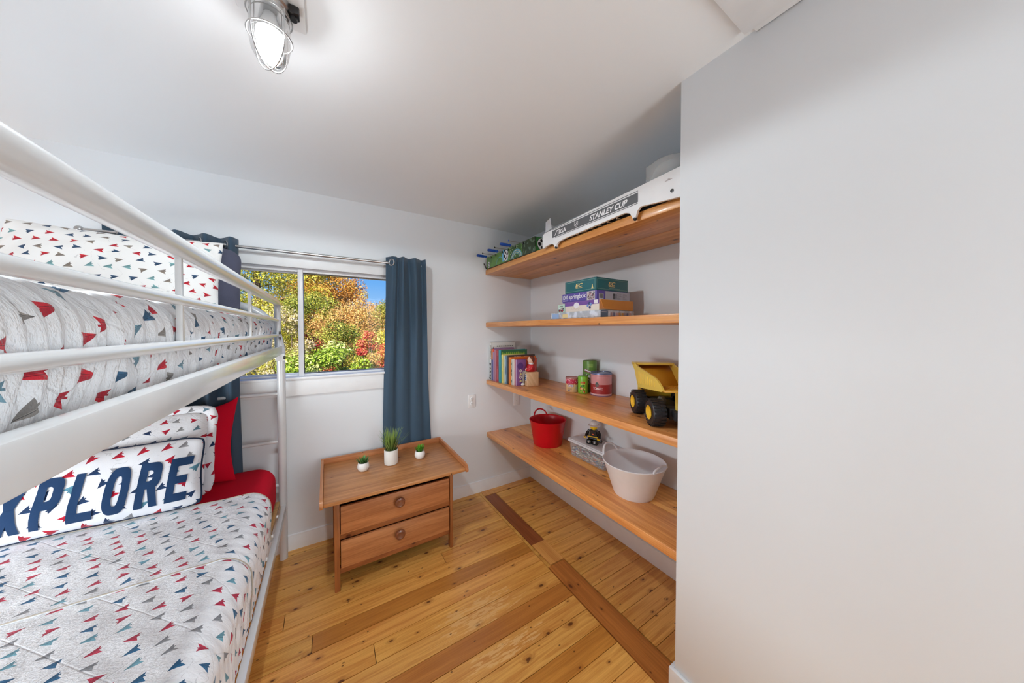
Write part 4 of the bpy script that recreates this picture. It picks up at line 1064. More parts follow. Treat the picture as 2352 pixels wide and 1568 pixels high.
b.obj('print', [M_purp, p_wh, P(C(120, 150, 206), 'ink_bluebell'), P(C(60, 70, 120), 'ink_navyblue'), P(C(196, 176, 160), 'ink_beige')], r, 0)
fl = [(.006, .056), (.004, .050)] + [(.012, .030), (.022, .014), (.034, .006)] + [(.255, .002), (.263, .006), (.264, .056)]
MB().prism(fl, .0016, 0, Matrix(((1, 0, 0, .002), (0, 0, 1, -.010), (0, 1, 0, 0), (0, 0, 0, 1)))).obj('end_flap', M_orange, r, 20)
MB().add([(.002, 0, .056), (.006, -.010, .056), (.034, -.010, .006), (.002, 0, .004)], [(0, 1, 2, 3)]).obj('flap_fold', P(C(206, 140, 84), 'orange_card_inside'), r, 0)
# small mint card box at the left end
r = gbox('small mint box with red and black print, left end of the box stack', 1.262, 1.36, 1.428, 1.492, Z2 + .0395, Z2 + .094, P(C(196, 224, 206), 'mint_card'), .0, name='card_box')
b = MB()
rg = random.Random(8)
for i in range(26): b.quad((-.0006 - i * .00001, .006 + rg.random() * .046 + .006, .008 + rg.random() * .022), *FX, .006, rg.uniform(.004, .012), i % 3)
b.quad((-.0006, .045, .042), *FX, .028, .003, 1)
b.obj('print', [P(C(190, 40, 60), 'ink_red'), P(C(40, 40, 46), 'ink_black'), p_wh], r, 0)
# purple jigsaw box
M_sbok = P(C(98, 84, 166), 'violet_card')
r = gbox('purple 1000 springbok jigsaw box, second from the top of the stack', 1.238, 1.513, 1.146, 1.424, Z2 + .0975, Z2 + .151, M_sbok, .12)
b = MB()
b.text('1000', (-.0012, .270, .020), *FX, .024, .046, 0, .01); b.text('springbok', (-.0012, .216, .012), *FX, .034, .138, 0, .015)
b.quad((-.0012, .268, .011), *FX, .040, .003, 0)
b.quad((-.0006, .072, .003), *FX, .060, .048, 1)
rg = random.Random(4)
for i in range(70):
    b.quad((-.0010 - i * .000004, .068 - rg.random() * .050, .006 + rg.random() * .038), (0, -1, rg.uniform(-1, 1)), (0, 0, 1), .008, rg.uniform(.002, .006), 2 + i % 3)
b.quad((.066, -.0006, .003), *FYd, .205, .048, 5)
b.quad((.016, -.001, .006), *FYd, .036, .030, 0)
xx = .019
for i in range(13):
    ww = (.0008, .0014, .0022)[(i * 7) % 3]; b.quad((xx, -.0014, .010), *FYd, ww, .024, 4); xx += ww + .0009
for i in range(12): b.quad((.16 + (i % 2) * .05, -.001, .010 + (i // 2) * .006), *FYd, rg.uniform(.02, .04), .0014, 3)
for i in range(8): b.poly([(.007 * math.cos(k), .005 * math.sin(k)) for k in range(6)], (.135 + .018 * (i % 2), -.0012 - i * .00002, .012 + .008 * (i // 2)), *FYd, 3 if i % 2 else 4)
b.obj('print', [p_wh, P(C(206, 200, 200), 'puzzle_ground'), P(C(180, 110, 120), 'ink_pinkish'), P(C(120, 120, 132), 'ink_grey'), P(C(44, 44, 50), 'ink_charcoal'), P(C(190, 192, 206), 'ink_palegrey')], r, 0)
# teal game box on top
t = NT('teal_card'); o = t.xyz(t.tc()); t.set(t.mix(.0, C(36, 104, 112), C(30, 90, 96)), .4); M_teal = t.m
M_teal2 = P(C(34, 84, 84), 'teal_card_end')
r = gbox('dark teal game box with gold lettering, top of the stack', 1.236, 1.498, 1.148, 1.396, Z2 + .151, Z2 + .221, M_teal, .02)
b = MB()
for (F, L_, o0) in ((FX, .248, (-.0006, .248, 0)), (FYd, .262, (0, -.0006, 0))):
    o0 = Vector(o0); ax = Vector(F[0])
    for a_, b_, w_, h_ in ((.008, .008, L_ - .016, .0012), (.008, .061, L_ - .016, .0012), (.008, .008, .0012, .054), (L_ - .0095, .008, .0012, .054)):
        b.quad(o0 + ax * a_ + Vector((0, 0, b_)), *F, w_, h_, 0)
    b.text('EC', o0 + ax * (L_ * .36) + Vector((0, 0, .030)), *F, .020, .058, 1, .03, .2)
    b.quad(o0 + ax * (L_ * .37) + Vector((0, 0, .023)), *F, .052, .0035, 1)
b.poly([(0, 0), (.018, 0), (.014, .008), (.011, .024), (.006, .024), (.004, .008)], (-.001, .036, .010), *FX, 1)
b.quad((.10, -.001, .013), *FYd, .09, .0016, 0)
b.obj('print', [P(C(150, 190, 170), 'ink_seafoam'), p_gold], r, 0)

# ------------------------------------------------------------------ third shelf: books
Z3 = .968
M_page = P(C(226, 220, 206), 'book_pages')
def book(label, y0, y1, h, d, x, cover, spine=None, extra=None, lean=0.0):
    r = thing('book', label, 'book', (x, y0, Z3), group='books on the third shelf')
    if lean: r.rotation_euler = (lean, 0, 0)
    w = y1 - y0; e = min(.002, w * .2)
    c = P(cover, 'cover_%d_%d_%d' % tuple(int(q * 255) for q in cover[:3]))
    b = MB().box(0, d, 0, e, 0, h, .0006).box(0, d, w - e, w, 0, h, .0006)
    b.obj('cover', c, r)
    sp = P(spine, 'spine_%d_%d_%d' % tuple(int(q * 255) for q in spine[:3])) if spine else c
    MB().box(-.001, e, 0, w, 0, h, .0008).obj('spine', sp, r)
    MB().box(e, d - .004, e, w - e, .003, h - .003).obj('pages', M_page, r)
    if extra: extra(r, w, h, d)
    return r
def ex_animal(r, w, h, d):
    b = MB(); k = P(C(40, 40, 44), 'ink_black2')
    b.text('ANIMALS', (-.0016, w * .25, h - .02), (0, 0, -1), (0, -1, 0), w * .42, .12, 0, .01)
    for i, (zz, s_) in enumerate(((.135, .013), (.10, .010), (.075, .012), (.045, .011), (.02, .013))):
        b.poly([(s_ * math.cos(q) * (1 + .4 * math.sin(3 * q + i)), s_ * 1.3 * math.sin(q)) for q in [2 * PI * k_ / 12 for k_ in range(12)]], (-.0016, w * .5, zz), (0, -1, 0), (0, 0, 1), 0)
    for i in range(8): b.poly([(.006 * math.cos(q), .005 * math.sin(q)) for q in range(6)], (.06 + i * .022, -.0012, h - .032), (1, 0, 0), (0, 0, 1), 0)
    b.obj('print', [k], r, 0)
def ex_lines(cols, vert=True):
    def f(r, w, h, d):
        b = MB()
        for i, c in enumerate(cols): b.quad((-.0017, w * .8, .02 + i * (h - .04) / len(cols)), (0, -1, 0), (0, 0, 1), w * .6, (h - .05) / len(cols) * .85, i)
        b.obj('spine_print', [P(c, 'sp_%d_%d_%d' % tuple(int(q * 255) for q in c[:3])) for c in cols], r, 0)
    return f
def ex_teal(r, w, h, d):
    b = MB().quad((.002, -.0012, h - .042), (1, 0, 0), (0, 0, 1), d - .004, .040, 0)
    rg = random.Random(2)
    for i in range(24): b.poly([(0, 0), (.012, .006), (.006, rg.uniform(.016, .028))], (.01 + i * .0095, -.0016 - i * .00001, h - .040), (1, 0, 0), (0, 0, 1), 1 + i % 2)
    b.obj('print', [P(C(52, 110, 70), 'ink_leafgreen'), P(C(166, 200, 74), 'ink_lime'), P(C(110, 160, 60), 'ink_grass')], r, 0)
def ex_dark(r, w, h, d):
    MB().text('ANIMAL', (.05, -.0012, h - .022), (1, 0, 0), (0, 0, 1), .014, .075, 0, .01, .2).quad((.15, -.0012, h - .016), (1, 0, 0), (0, 0, 1), .05, .006, 0).obj('print', [p_wh], r, 0)
def ex_swirl(r, w, h, d):
    b = MB()
    b.tube([(.05 + (.012 + .022 * k / 30) * math.cos(k * .45), -.0012, h - .065 + (.012 + .022 * k / 30) * math.sin(k * .45)) for k in range(31)], .0016, 5)
    b.quad((.03, -.001, h - .012), (1, 0, 0), (0, 0, 1), .10, .004, 0)
    b.obj('print', [P(C(226, 190, 130), 'ink_tan')], r, 60)
def ex_gold(r, w, h, d):
    b = MB().poly([(.028 * math.cos(q), .028 * math.sin(q)) for q in [2 * PI * k / 18 for k in range(18)]], (.032, -.0012, h - .05), (1, 0, 0), (0, 0, 1), 2)
    for i in range(4):
        ro = [((.013 if i % 2 else .012) * math.cos(2 * PI * k / 16), .011 * math.sin(2 * PI * k / 16)) for k in range(17)]
        if i % 2: b.poly([(-.012, -.010), (.010, -.010), (.012, .004), (-.004, .010)], (.033, -.0014, .115 - i * .026), (1, 0, 0), (0, 0, 1), 0)
        else:
            for k in range(16): b.poly([ro[k], ro[k + 1], (ro[k + 1][0] * .5, ro[k + 1][1] * .5), (ro[k][0] * .5, ro[k][1] * .5)], (.033, -.0014, .115 - i * .026), (1, 0, 0), (0, 0, 1), 1)
    b.obj('print', [p_gold, P(C(240, 236, 220), 'ink_ivory'), P(C(92, 60, 130), 'ink_plum')], r, 0)
book('tall white animal encyclopedia with black lettering, against the wall', 2.317, 2.346, .325, .245, 1.212, C(220, 219, 214), None, ex_animal)
book('book with an orange top and blue lower spine, second from the wall', 2.287, 2.314, .272, .20, 1.214, C(60, 70, 130), C(66, 82, 140), lambda r, w, h, d: MB().quad((-.0016, w, h * .66), (0, -1, 0), (0, 0, 1), w, h * .33, 0).obj('spine_print', [P(C(220, 140, 84), 'sp_peach')], r, 0))
def ex_pencil(r, w, h, d):
    b = MB().quad((-.0018, w, h - .035), (0, -1, 0), (0, 0, 1), w, .026, 0).poly([(0, 0), (w, 0), (w * .6, .018), (w * .4, .018)], (-.0018, w, h - .009), (0, -1, 0), (0, 0, 1), 1)
    b.obj('spine_print', [P(C(214, 66, 50), 'sp_red'), P(C(70, 40, 40), 'sp_tip')], r, 0)
book('lavender book with a red crayon tip at the top of its spine', 2.262, 2.285, .282, .20, 1.213, C(150, 120, 160), C(156, 130, 170), ex_pencil)
book('dusty pink book between lavender and crimson books', 2.228, 2.260, .268, .205, 1.213, C(190, 110, 124), C(176, 120, 140))
book('crimson book left of the big teal book', 2.192, 2.226, .262, .21, 1.215, C(176, 58, 64), C(172, 66, 74), ex_lines([C(190, 90, 96), C(150, 50, 60)]))
book('large teal book with a leafy green top edge', 2.152, 2.186, .270, .262, 1.214, C(66, 158, 170), C(58, 150, 164), ex_teal)
book('pale yellow book right of the teal book', 2.126, 2.149, .234, .215, 1.220, C(226, 214, 130), C(226, 216, 120), ex_lines([C(206, 190, 110), C(220, 200, 150)]))
book('cream book with a mint spine', 2.104, 2.124, .226, .20, 1.224, C(226, 222, 204), C(206, 214, 196))
book('slate blue book with white specks', 2.080, 2.102, .230, .215, 1.226, C(110, 140, 160), C(120, 150, 172), ex_lines([C(176, 196, 206), C(96, 120, 146), C(150, 176, 190)]))
book('dark brown book with white cover lettering', 2.062, 2.078, .231, .262, 1.232, C(76, 52, 42), C(70, 64, 70), ex_dark)
book('bright orange book in front of the dark brown book', 2.032, 2.060, .218, .245, 1.236, C(222, 116, 38), C(226, 130, 54))
book('thin book with a teal and white patterned spine', 2.016, 2.030, .203, .20, 1.242, C(216, 214, 204), C(206, 210, 200), ex_lines([C(60, 130, 140), C(226, 220, 200), C(70, 120, 110), C(40, 90, 100), C(200, 200, 190), C(90, 140, 130)]))
book('orange-red book with a swirl on its cover', 1.998, 2.013, .208, .215, 1.250, C(206, 78, 40), C(226, 214, 206), ex_swirl)
book('small purple book with gold shapes on its cover at the end of the row', 1.974, 1.996, .202, .085, 1.258, C(132, 86, 150), C(176, 150, 190), ex_gold)

# wooden block bookend with a plain seated figurine
M_blk = wood('block_wood', C(222, 186, 146), C(200, 158, 116), 1, .5, .0, .02)
r = thing('bookend', 'pale wooden block bookend with a small red-jacketed figurine on top', 'bookend', (1.362, 1.932, Z3), -.20)
MB().box(-.047, .047, -.043, .043, 0, .110, .003).obj('block', M_blk, r)
b = MB().box(-.0485, -.0465, -.022, .022, .040, .094, .001).obj('tile', M_pw, r)
bq = MB()
rg = random.Random(6)
for i in range(9): bq.poly([(.006 * math.cos(q), .005 * math.sin(q)) for q in range(6)], (-.0489, -.010 + (i % 3) * .010, .052 + (i // 3) * .013), (0, -1, 0), (0, 0, 1), i % 2)
bq.obj('tile_print', [P(C(40, 96, 170), 'ink_cobalt'), P(C(30, 60, 120), 'ink_deepblue')], b, 0)
M_jack, M_skin, M_hair = plain('jacket_red', C(196, 28, 36), .4), plain('painted_skin', C(232, 196, 172), .45), plain('painted_brown_hair', C(110, 52, 36), .45)
MB().lathe([(.030, .110), (.036, .116), (.037, .135), (.031, .158), (.018, .170), (.0005, .172)], 24, 0, None, .8).obj('torso', M_jack, r)
b = MB()
for sgn in (-1, 1): b.tube([(.0, sgn * .028, .158), (-.012, sgn * .036, .135), (-.034, sgn * .020, .122), (-.040, sgn * .006, .124)], [.011, .012, .010, .008], 10)
b.obj('arms', M_jack, r)
MB().sphere((-.038, .0, .127), .011, 12).obj('hands', M_skin, r)
MB().lathe([(.019, .166), (.021, .172), (.017, .178)], 20).obj('collar', M_pw, r)
MB().sphere((-.003, 0, .200), .027, 20, sc=(.95, .9, 1.12)).obj('head', M_skin, r)
MB().sphere((.004, 0, .206), .0275, 20, sc=(.98, .95, 1.08)).obj('hair', M_hair, r)
M_trouser, M_shoe = plain('grey_trousers', C(150, 140, 132), .6), plain('shoe_black', C(30, 34, 50), .4)
for sgn in (-1, 1):
    MB().tube([(-.040, sgn * .016 + .02, .112), (-.056, sgn * .016 + .022, .098), (-.060, sgn * .014 + .024, .060), (-.058, sgn * .014 + .026, .022)], [.010, .010, .009, .008], 10).obj('leg', M_trouser, r)
    MB().sphere((-.064, sgn * .014 + .026, .011), .011, 12, sc=(1.5, .85, .95)).obj('shoe', M_shoe if sgn > 0 else M_pw, r)

# tins
def tin(label, x, y, rad, h, body, lidm, lid_h, extra=None, name='tin', bodyprof=None):
    r = thing(name, label, 'tin', (x, y, Z3), group='tins on the third shelf')
    MB().lathe(bodyprof or [(rad * .97, 0), (rad, .003), (rad, h - lid_h)], 48).obj('tin_body', body, r)
    MB().lathe([(rad * 1.015, h - lid_h), (rad * 1.02, h - .004), (rad * 1.0, h), (rad * .95, h), (rad * .93, h - .004), (.0005, h - .004)], 48).obj('lid', lidm, r)
    if extra: extra(r, rad, h)
    return r
A0 = math.atan2(-1.5, -1.5)
def cylmap(rad, a0, z0, k=1.006):
    return lambda px, pz: (rad * k * math.cos(a0 + px / rad), rad * k * math.sin(a0 + px / rad), z0 + pz)
def cyl_patch(b, rad, a0, z0, w, h, mi, n=10, k=1.004):
    f = cylmap(rad, a0, z0, k)
    b.add([f(w * i / n, zz) for zz in (0, h) for i in range(n + 1)], [(i, i + 1, n + 2 + i, n + 1 + i) for i in range(n)], mi)
def ring_band(b, rad, z0, z1, mi, k=1.003, n=48):
    b.shell([(rad * k, z0), (rad * k, z1)], n, mi)
def dots(b, rad, a0, w, z0, h, n, sz, mis, seed):
    rg = random.Random(seed)
    for i in range(n):
        f = cylmap(rad, a0 + rg.random() * w / rad, z0 + rg.random() * h, 1.007 + i * .00003)
        s_ = sz * rg.uniform(.5, 1.2)
        b.add([f(s_ * math.cos(q), s_ * math.sin(q)) for q in range(6)], [tuple(range(6))], mis[i % len(mis)])
M_tincream, M_tinpink = plain('tin_cream', C(222, 186, 138), .3), plain('tin_lid_rose', C(186, 120, 116), .3)
def x_cream(r, rad, h):
    b = MB(); ring_band(b, rad, h * .62, h * .94, 0)
    a = A0 - .75
    dots(b, rad, a - .4, rad * 2.2, h * .56, h * .12, 18, .008, [0], 3); dots(b, rad, a - .4, rad * 2.2, h * .68, h * .24, 30, .0035, [1], 5)
    f = cylmap(rad, a + .02, h * .36, 1.012); b.text('Oreo', None, None, None, .024, .046, 3, .07, fn=f)
    f = cylmap(rad, a + .02, h * .37, 1.016); b.text('Oreo', None, None, None, .022, .044, 2, .01, fn=f)
    for q in range(3): cyl_patch(b, rad, a + .1, h * (.24 - .05 * q), .03, .003, 4)
    cyl_patch(b, rad, a + .1, h * .06, .018, .005, 3)
    f = cylmap(rad, a + 1.4, h * .2, 1.008); b.add([f(.012 * math.cos(q * .5), .017 * math.sin(q * .5)) for q in range(12)], [tuple(range(12))], 5)
    b.obj('label', [P(C(196, 44, 76), 'tin_raspberry'), P(C(236, 180, 190), 'tin_pinkdots'), p_wh, P(C(56, 56, 130), 'tin_navy'), P(C(160, 130, 100), 'tin_tan'), P(C(190, 184, 176), 'tin_silver')], r, 0)
tin('small cream tin with a raspberry band, leftmost of the tins', 1.485, 1.600, .046, .100, M_tincream, M_tinpink, .010, x_cream)
M_tgreen = plain('tin_lime', C(126, 190, 56), .28)
def x_green(r, rad, h):
    b = MB(); a = A0 - .55
    f = cylmap(rad, a, h * .60, 1.010); b.text('Archie', None, None, None, .017, .034, 0, .06, fn=f)
    cyl_patch(b, rad, a + .05, h * .545, .032, .004, 1); dots(b, rad, a + .1, rad * .6, h * .42, h * .09, 8, .006, [2], 4)
    dots(b, rad, a + .0, rad * .9, h * .10, h * .28, 24, .0055, [0, 1, 3, 4, 0], 12)
    b.obj('label', [P(C(206, 60, 30), 'tin_redorange'), P(C(236, 206, 90), 'tin_maize'), P(C(50, 120, 50), 'tin_darkgreen'), P(C(226, 180, 140), 'tin_flesh'), P(C(60, 60, 50), 'tin_umber')], r, 0)
r = tin('small lime-green tin with red lettering, in front of the tall green tin', 1.505, 1.512, .035, .116, M_tgreen, M_tgreen, .028, x_green, bodyprof=[(.033, 0), (.035, .004), (.035, .090)])
MB().cyl((0, 0, .111), (0, 0, .119), .024, n=30).obj('cap', M_tgreen, r)
M_tall = plain('tin_moss', C(100, 140, 62), .32)
def x_tall(r, rad, h):
    b = MB(); a = A0 - 1.0
    cyl_patch(b, rad, a + .62, h * .80, .040, .024, 1); cyl_patch(b, rad, a + .66, h * .815, .034, .005, 0, k=1.007)
    for i in range(12):
        t0 = i / 12; f0 = cylmap(rad, a + t0 * 1.15, h * (.655 - .07 * t0 * t0), 1.006); f1 = cylmap(rad, a + (t0 + 1 / 12) * 1.15, h * (.655 - .07 * (t0 + 1 / 12) ** 2), 1.006)
        b.add([f0(0, 0), f1(0, 0), f1(0, .020), f0(0, .020)], [(0, 1, 2, 3)], 2)
    g_ = cylmap(rad, a + .06, 0, 1.012)
    b.text('CEMBARK', None, None, None, .012, .066, 3, .02, fn=lambda px, pz: g_(px, h * (.655 - .07 * (px / rad / 1.15) ** 2) + .005 + pz))
    dots(b, rad, a + .1, rad * 1.0, h * .40, h * .16, 40, .007, [3, 4, 5, 3], 21); dots(b, rad, a + .0, rad * 1.2, h * .25, h * .12, 24, .007, [5, 5, 4], 22)
    dots(b, rad, a + 1.6, rad * .4, h * .46, h * .12, 8, .012, [5], 25)
    b.obj('label', [P(C(150, 176, 90), 'tall_pale'), P(C(130, 168, 84), 'tall_panel'), P(C(120, 40, 40), 'tall_maroon'), p_wh, P(C(190, 170, 160), 'tall_pinkgrey'), P(C(48, 62, 40), 'tall_dark')], r, 0)
tin('tall moss-green tin standing at the back of the tins', 1.600, 1.541, .0495, .216, M_tall, M_tall, .012, x_tall)
M_pinkt = plain('tin_pink', C(214, 148, 150), .28); M_lidblue = plain('tin_lid_blue', C(112, 118, 150), .25, .3)
def x_pink(r, rad, h):
    b = MB(); a = A0 - .95
    ring_band(b, rad, h * .10, h * .50, 0); ring_band(b, rad, h * .045, h * .075, 1, 1.008); ring_band(b, rad, h * .00, h * .022, 2, 1.012); ring_band(b, rad, h * .855, h * .875, 3, 1.006)
    f = cylmap(rad, a + .10, h * .27, 1.010); b.text('TOMATO', None, None, None, .017, .067, 1, .012, fn=f)
    f = cylmap(rad, a + .50, h * .50, 1.012); b.add([f(.012 * math.cos(q * .4), .015 * math.sin(q * .4)) for q in range(16)], [tuple(range(16))], 4)
    b.obj('label', [P(C(164, 46, 48), 'tin_tomato'), P(C(236, 206, 206), 'tin_blush'), P(C(120, 100, 150), 'tin_lilac'), P(C(190, 120, 124), 'tin_rosering'), P(C(56, 84, 80), 'tin_seal')], r, 0)
tin('large pink and red tomato tin with a blue-grey lid, rightmost of the tins', 1.572, 1.412, .0685, .152, M_pinkt, M_lidblue, .012, x_pink)

# dump truck
M_tire, M_cast = plain('tyre_black', C(38, 38, 42), .42), plain('chassis_black', C(44, 46, 50), .45)
M_yel, M_yel2 = plain('truck_yellow', C(242, 206, 92), .32, coat=.3), plain('truck_orange', C(222, 160, 50), .35)
hd = math.atan2(.175, .122)
tr = thing('dump_truck', 'yellow toy dump truck with black tyres on the third shelf by the wall', 'toy', (1.409, .839, Z3), hd)
# local x = forward, y = left
def wheel(x, y, sgn):
    n = 44; R, wd = .059, .056
    prof = [(R * .50, -wd / 2), (R * .86, -wd / 2), (R * .97, -wd / 2 + .007), (R, -wd / 2 + .014), (R, wd / 2 - .014), (R * .97, wd / 2 - .007), (R * .86, wd / 2), (R * .50, wd / 2)]
    Mw = T(x, y, R + .002) @ RX(-PI / 2 * sgn)
    w = MB().shell(prof, n, 0, Mw)
    for i in range(22):
        a = 2 * PI * i / 22
        for s2, ph in ((1, 0), (-1, .14)):
            w.box(R * .985, R * 1.035, -.0042, .0042, .003 if s2 > 0 else -.026, .026 if s2 > 0 else -.003, 0, 0, Mw @ RZ(a + ph))
    o = w.obj('wheel', M_tire, tr, 30)
    MB().shell([(R * .50, wd / 2 + .001), (R * .53, wd / 2 + .003), (R * .48, wd / 2 + .002), (R * .40, wd / 2 - .014), (R * .20, wd / 2 - .016), (R * .17, wd / 2 - .004), (.0005, wd / 2 - .003)], 30, 0, Mw).obj('rim', M_yellow, o)
    return o
for x_ in (-.098, .115):
    for s_ in (1, -1): wheel(x_, s_ * .106, s_)
b = MB().box(-.15, .20, -.045, .045, .045, .080, .006).box(-.125, -.07, -.056, .056, .035, .085, .006).box(.09, .14, -.058, .058, .035, .085, .006)
b.obj('chassis', M_cast, tr)
b = MB().cyl((-.098, -.08, .061), (-.098, .08, .061), .010, n=12).cyl((.115, -.08, .061), (.115, .08, .061), .010, n=12)
b.obj('axle', M_cast, tr)
MB().lathe([(.010, 0), (.018, .01), (.020, .03), (.012, .045)], 16, 0, T(-.03, .05, .075)).obj('fuel_tank', plain('olive_grey', C(96, 92, 76), .5), tr)
b = MB().box(.14, .225, -.075, .075, .075, .145, .008).box(.160, .222, .014, .070, .145, .186, .006).box(.21, .235, -.085, .085, .070, .095, .004)
cabo = b.obj('cab', M_yellow, tr)
MB().box(.168, .214, .0695, .0710, .156, .180).box(.2215, .2230, .020, .064, .156, .180).obj('cab_window', M_black, cabo)
b = MB()
for k in range(2): b.quad((.19 - .001 * k, .0762, .118 - k * .022), (-1, 0, 0), (0, 0, 1), .05, .008, 0)
b.obj('cab_stripe', [M_black], cabo, 0)
# dump bed: sides slope up towards the cab, open at the rear, canopy over the cab
bw = .099
side = [(-.166, .172), (-.150, .163), (.130, .132), (.156, .165), (.188, .218), (.220, .240), (.220, .252), (.182, .255), (.142, .240), (-.082, .214), (-.112, .204), (-.144, .188)]
for s_ in (1, -1):
    y_in = s_ * bw
    Ms = Matrix(((1, 0, 0, 0), (0, 0, 1, y_in - .004), (0, 1, 0, 0), (0, 0, 0, 1)))
    w_ = MB().prism(side, .008, 0, Ms).obj('bed_side', M_yel, tr, 30)
    rb = MB()
    for i in range(8):
        x_ = -.075 + i * .028; z_lo = .166 - (x_ + .09) * .11; z_hi = .198 + (x_ + .06) * .12
        rb.box(x_ - .004, x_ + .004, y_in + s_ * .004 - .003, y_in + s_ * .004 + .003, z_lo + .008, z_hi, .0015)
    rb.obj('bed_ribs', M_yel, w_)
b = MB()
floor_p = [(-.178, .172), (.105, .142), (.176, .205), (.236, .246)]
v = [(x_, s_ * (bw - .002), z_) for x_, z_ in floor_p for s_ in (1, -1)]
b.add(v, [(2 * i, 2 * i + 1, 2 * i + 3, 2 * i + 2) for i in range(3)])
o = b.obj('bed_floor', M_yel2, tr, 20); sm = o.modifiers.new('t', 'SOLIDIFY'); sm.thickness = .006
b = MB().box(.175, .240, -bw - .004, bw + .004, .243, .256, .003)
b.obj('canopy', M_yel, tr)
rb = MB()
for i in range(7): rb.box(-.168, .10, -.0025, .0025, 0, .002, 0, 0, T(.0, -.084 + i * .028, .1560) @ RY(math.atan2(.030, .283)))
rb.obj('floor_ribs', M_yel2, tr)
for s_ in (1, -1):
    MB().prism([(-.012, 0), (.012, 0), (.006, -.086), (-.006, -.090)], .006, 0, T(-.135, s_ * .030 - .003, .168) @ RX(PI / 2) @ Matrix(((1, 0, 0, 0), (0, 1, 0, 0), (0, 0, -1, 0), (0, 0, 0, 1)))).obj('hinge_arm', M_yel, tr)
MB().box(-.168, -.150, -.052, .052, .040, .078, .004).obj('rear_bumper', M_cast, tr)

# ------------------------------------------------------------------ lowest shelf: tubs, bin, figure
Z4 = .508
def tub(label, x, y, r0, r1, h, mat, ang, sag):
    r = thing('flexible_tub', label, 'tub', (x, y, Z4))
    n = 56
    def rimz(a): return 0.0
    prof = [(r0 * .96, .0), (r0, .006), (r1 - .003, h - .010), (r1 + .001, h - .006), (r1 + .003, h), (r1, h + .002), (r1 - .004, h - .002), (r1 - .007, h - .012), (r0 - .003, .008), (.0005, .006)]
    MB().lathe(prof, n).obj('tub_body', mat, r, 50)
    for a, lift, outw in ((ang, 1, 0), (ang + PI, sag, 1)):
        d = Vector((math.cos(a), math.sin(a), 0)); tn = Vector((-d.y, d.x, 0)); w = r1 * .42
        pts = []
        for i in range(17):
            t_ = -1 + 2 * i / 16
            base = Vector((r1 * math.cos(a + t_ * .42), r1 * math.sin(a + t_ * .42), h - .004))
            up = (1 - t_ * t_) ** .6 if abs(t_) < 1 else 0
            pts.append(base + Vector((0, 0, lift * .048 * up)) + d * (-.026 * up - .006 if lift < 0 else (-.012 * up if outw else .010 * up)))
        MB().tube(pts, [.0058] * 17, 10).obj('handle', mat, r)
    return r
M_tubred, M_tubwhite = plain('tub_red', C(206, 6, 30), .34), plain('tub_white', C(240, 243, 247), .34)
tub('red flexible plastic tub on the lowest shelf', 1.480, 1.871, .110, .142, .192, M_tubred, 1.37, -1.0)
tub('white flexible plastic tub on the lowest shelf next to the partition wall', 1.432, 1.052, .106, .162, .178, M_tubwhite, 1.66, .42)
bn = thing('storage_bin', 'clear plastic storage bin with a white lid, between the two tubs', 'storage bin', (1.568, 1.462, Z4))
M_bin = milky('bin_plastic', C(206, 212, 220), .30)
bw_, bl_ = .088, .165
def rrect(w, l, r, n=5):
    pts = []
    for cx, cy, a0 in ((w - r, l - r, 0), (-w + r, l - r, PI / 2), (-w + r, -l + r, PI), (w - r, -l + r, 1.5 * PI)):
        pts += [(cx + r * math.cos(a0 + PI / 2 * i / n), cy + r * math.sin(a0 + PI / 2 * i / n)) for i in range(n + 1)]
    return pts
b = MB()
rings = [(.078, .153, 0), (.082, .158, .004), (.087, .166, .094), (.094, .173, .097), (.094, .173, .100)]
v = []; k = 24
for w_, l_, z_ in rings: v += [(x_, y_, z_) for x_, y_ in rrect(w_, l_, .02)]
f = [(i * k + j, i * k + (j + 1) % k, (i + 1) * k + (j + 1) % k, (i + 1) * k + j) for i in range(len(rings) - 1) for j in range(k)] + [tuple(range(k))[::-1]]
b.add(v, f).obj('bin_body', M_bin, bn, 40)
b = MB().prism(rrect(.097, .178, .022), .012, 0, T(0, 0, .102)).prism(rrect(.080, .160, .018), .004, 0, T(0, 0, .1135))
ld = b.obj('lid', plain('lid_white', C(216, 218, 222), .35), bn, 30)
b = MB(); w2 = rrect(.086, .167, .02)
b.tube([(x_, y_, .1148) for x_, y_ in w2], .0025, 6, True).obj('lid_rim', M_white_pl, ld)
# crayons in the bin (countless)
rg = random.Random(12); b = MB()
mats = [plain('crayon_%d' % i, c, .5) for i, c in enumerate((C(190, 170, 140), C(206, 190, 160), C(120, 130, 140), C(196, 60, 90), C(214, 150, 110), C(80, 110, 150), C(226, 220, 210), C(110, 100, 96), C(200, 110, 80)))]
for i in range(420):
    a = rg.gauss(PI / 2, .7); L_ = rg.uniform(.025, .045); x_ = rg.uniform(-.074, .074); y_ = rg.uniform(-.146, .146)
    hgt = .050 + .012 * math.sin(y_ * 14 + 1)
    z_ = .007 + rg.random() * hgt
    dx, dy = L_ * math.cos(a), L_ * math.sin(a)
    dx = max(-.074 - x_, min(.074 - x_, dx)); dy = max(-.146 - y_, min(.146 - y_, dy))
    b.tube([(x_, y_, z_), (x_ + dx, y_ + dy, z_ + rg.uniform(-.004, .006))], .0042, 6, mi=rg.choice((0, 0, 1, 1, 2, 6, 6, 3, 4, 5, 7, 8)))
o = b.obj('crayons', mats, None, 40, (1.568, 1.462, Z4)); tag(o, 'jumbled crayons and pencils inside the clear bin', 'crayons', kind='stuff')
# toy firefighter on the lid
fg = thing('toy_figure', 'black toy firefighter figure with yellow head and white helmet on the bin lid', 'toy', (1.558, 1.462, Z4 + .1186), -1.15)
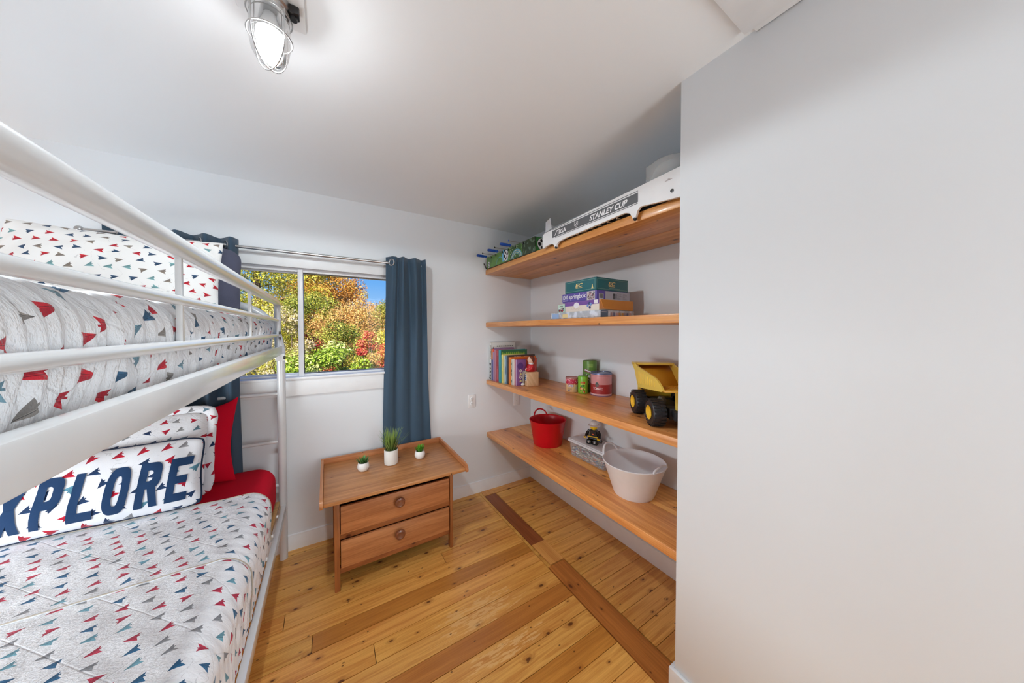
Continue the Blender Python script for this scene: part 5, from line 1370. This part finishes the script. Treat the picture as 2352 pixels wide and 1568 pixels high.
# local -y is the figure's front
M_fyel, M_fblk = plain('figure_yellow', C(240, 200, 30), .3), plain('figure_black', C(20, 20, 22), .25)
for s_ in (-1, 1):
    MB().box(s_ * .020 - .018, s_ * .020 + .018, -.044, .016, 0, .030, .006).obj('leg', M_fblk, fg)
    MB().cyl((s_ * .020, -.0435, .016), (s_ * .020, -.0465, .016), .006, n=14).obj('toe_light', M_steel, fg)
MB().box(-.038, .038, -.018, .018, .028, .036, .004).obj('hips', M_fblk, fg)
bt = bmesh.new(); bmesh.ops.create_cube(bt, size=1)
for q in bt.verts:
    top = q.co.z > 0; q.co = Vector((q.co.x * (.052 if top else .076), q.co.y * .036, .036 if not top else .092))
bmesh.ops.bevel(bt, geom=bt.edges[:], offset=.006, segments=2, affect='EDGES')
tor = MB().bm(bt).obj('torso', M_fblk, fg)
b = MB().quad((-.036, -.0205, .044), (1, 0, 0), (0, 0, 1), .070, .006, 0).quad((-.006, -.0205, .060), (1, 0, 0), (0, 0, 1), .014, .008, 1).quad((-.022, -.0205, .052), (1, 0, 0), (0, 0, 1), .003, .030, 2)
b.obj('torso_print', [M_fyel, plain('figure_orange', C(220, 90, 50), .4), M_steel], tor, 0)
for s_ in (-1, 1):
    am = MB().tube([(s_ * .030, 0, .084), (s_ * .043, -.004, .066), (s_ * .047, -.022, .046)], [.010, .010, .009], 12).obj('arm', M_fblk, fg)
    MB().tube([(s_ * .047 + .009 * math.cos(a), -.034 + .009 * math.sin(a), .042) for a in [.6 * PI + k * .22 for k in range(18)]], .0045, 8).obj('hand', M_fyel, am)
MB().lathe([(.012, .092), (.012, .098), (.021, .099), (.024, .103), (.024, .124), (.021, .128), (.012, .129), (.0005, .129)], 28).obj('head', M_fyel, fg)
b = MB().lathe([(.026, .120), (.040, .119), (.041, .122), (.027, .126), (.026, .138), (.020, .148), (.010, .153), (.0005, .154)], 32, 0, T(0, .004, 0))
b.obj('helmet', milky('helmet_white', C(244, 246, 250), .75), fg)
MB().lathe([(.004, 0), (.013, .004), (.013, .010), (.004, .014), (.0005, .0145)], 18, 0, T(.060, -.046, .036) @ RY(PI / 2)).obj('held_tool', M_fblk, fg)
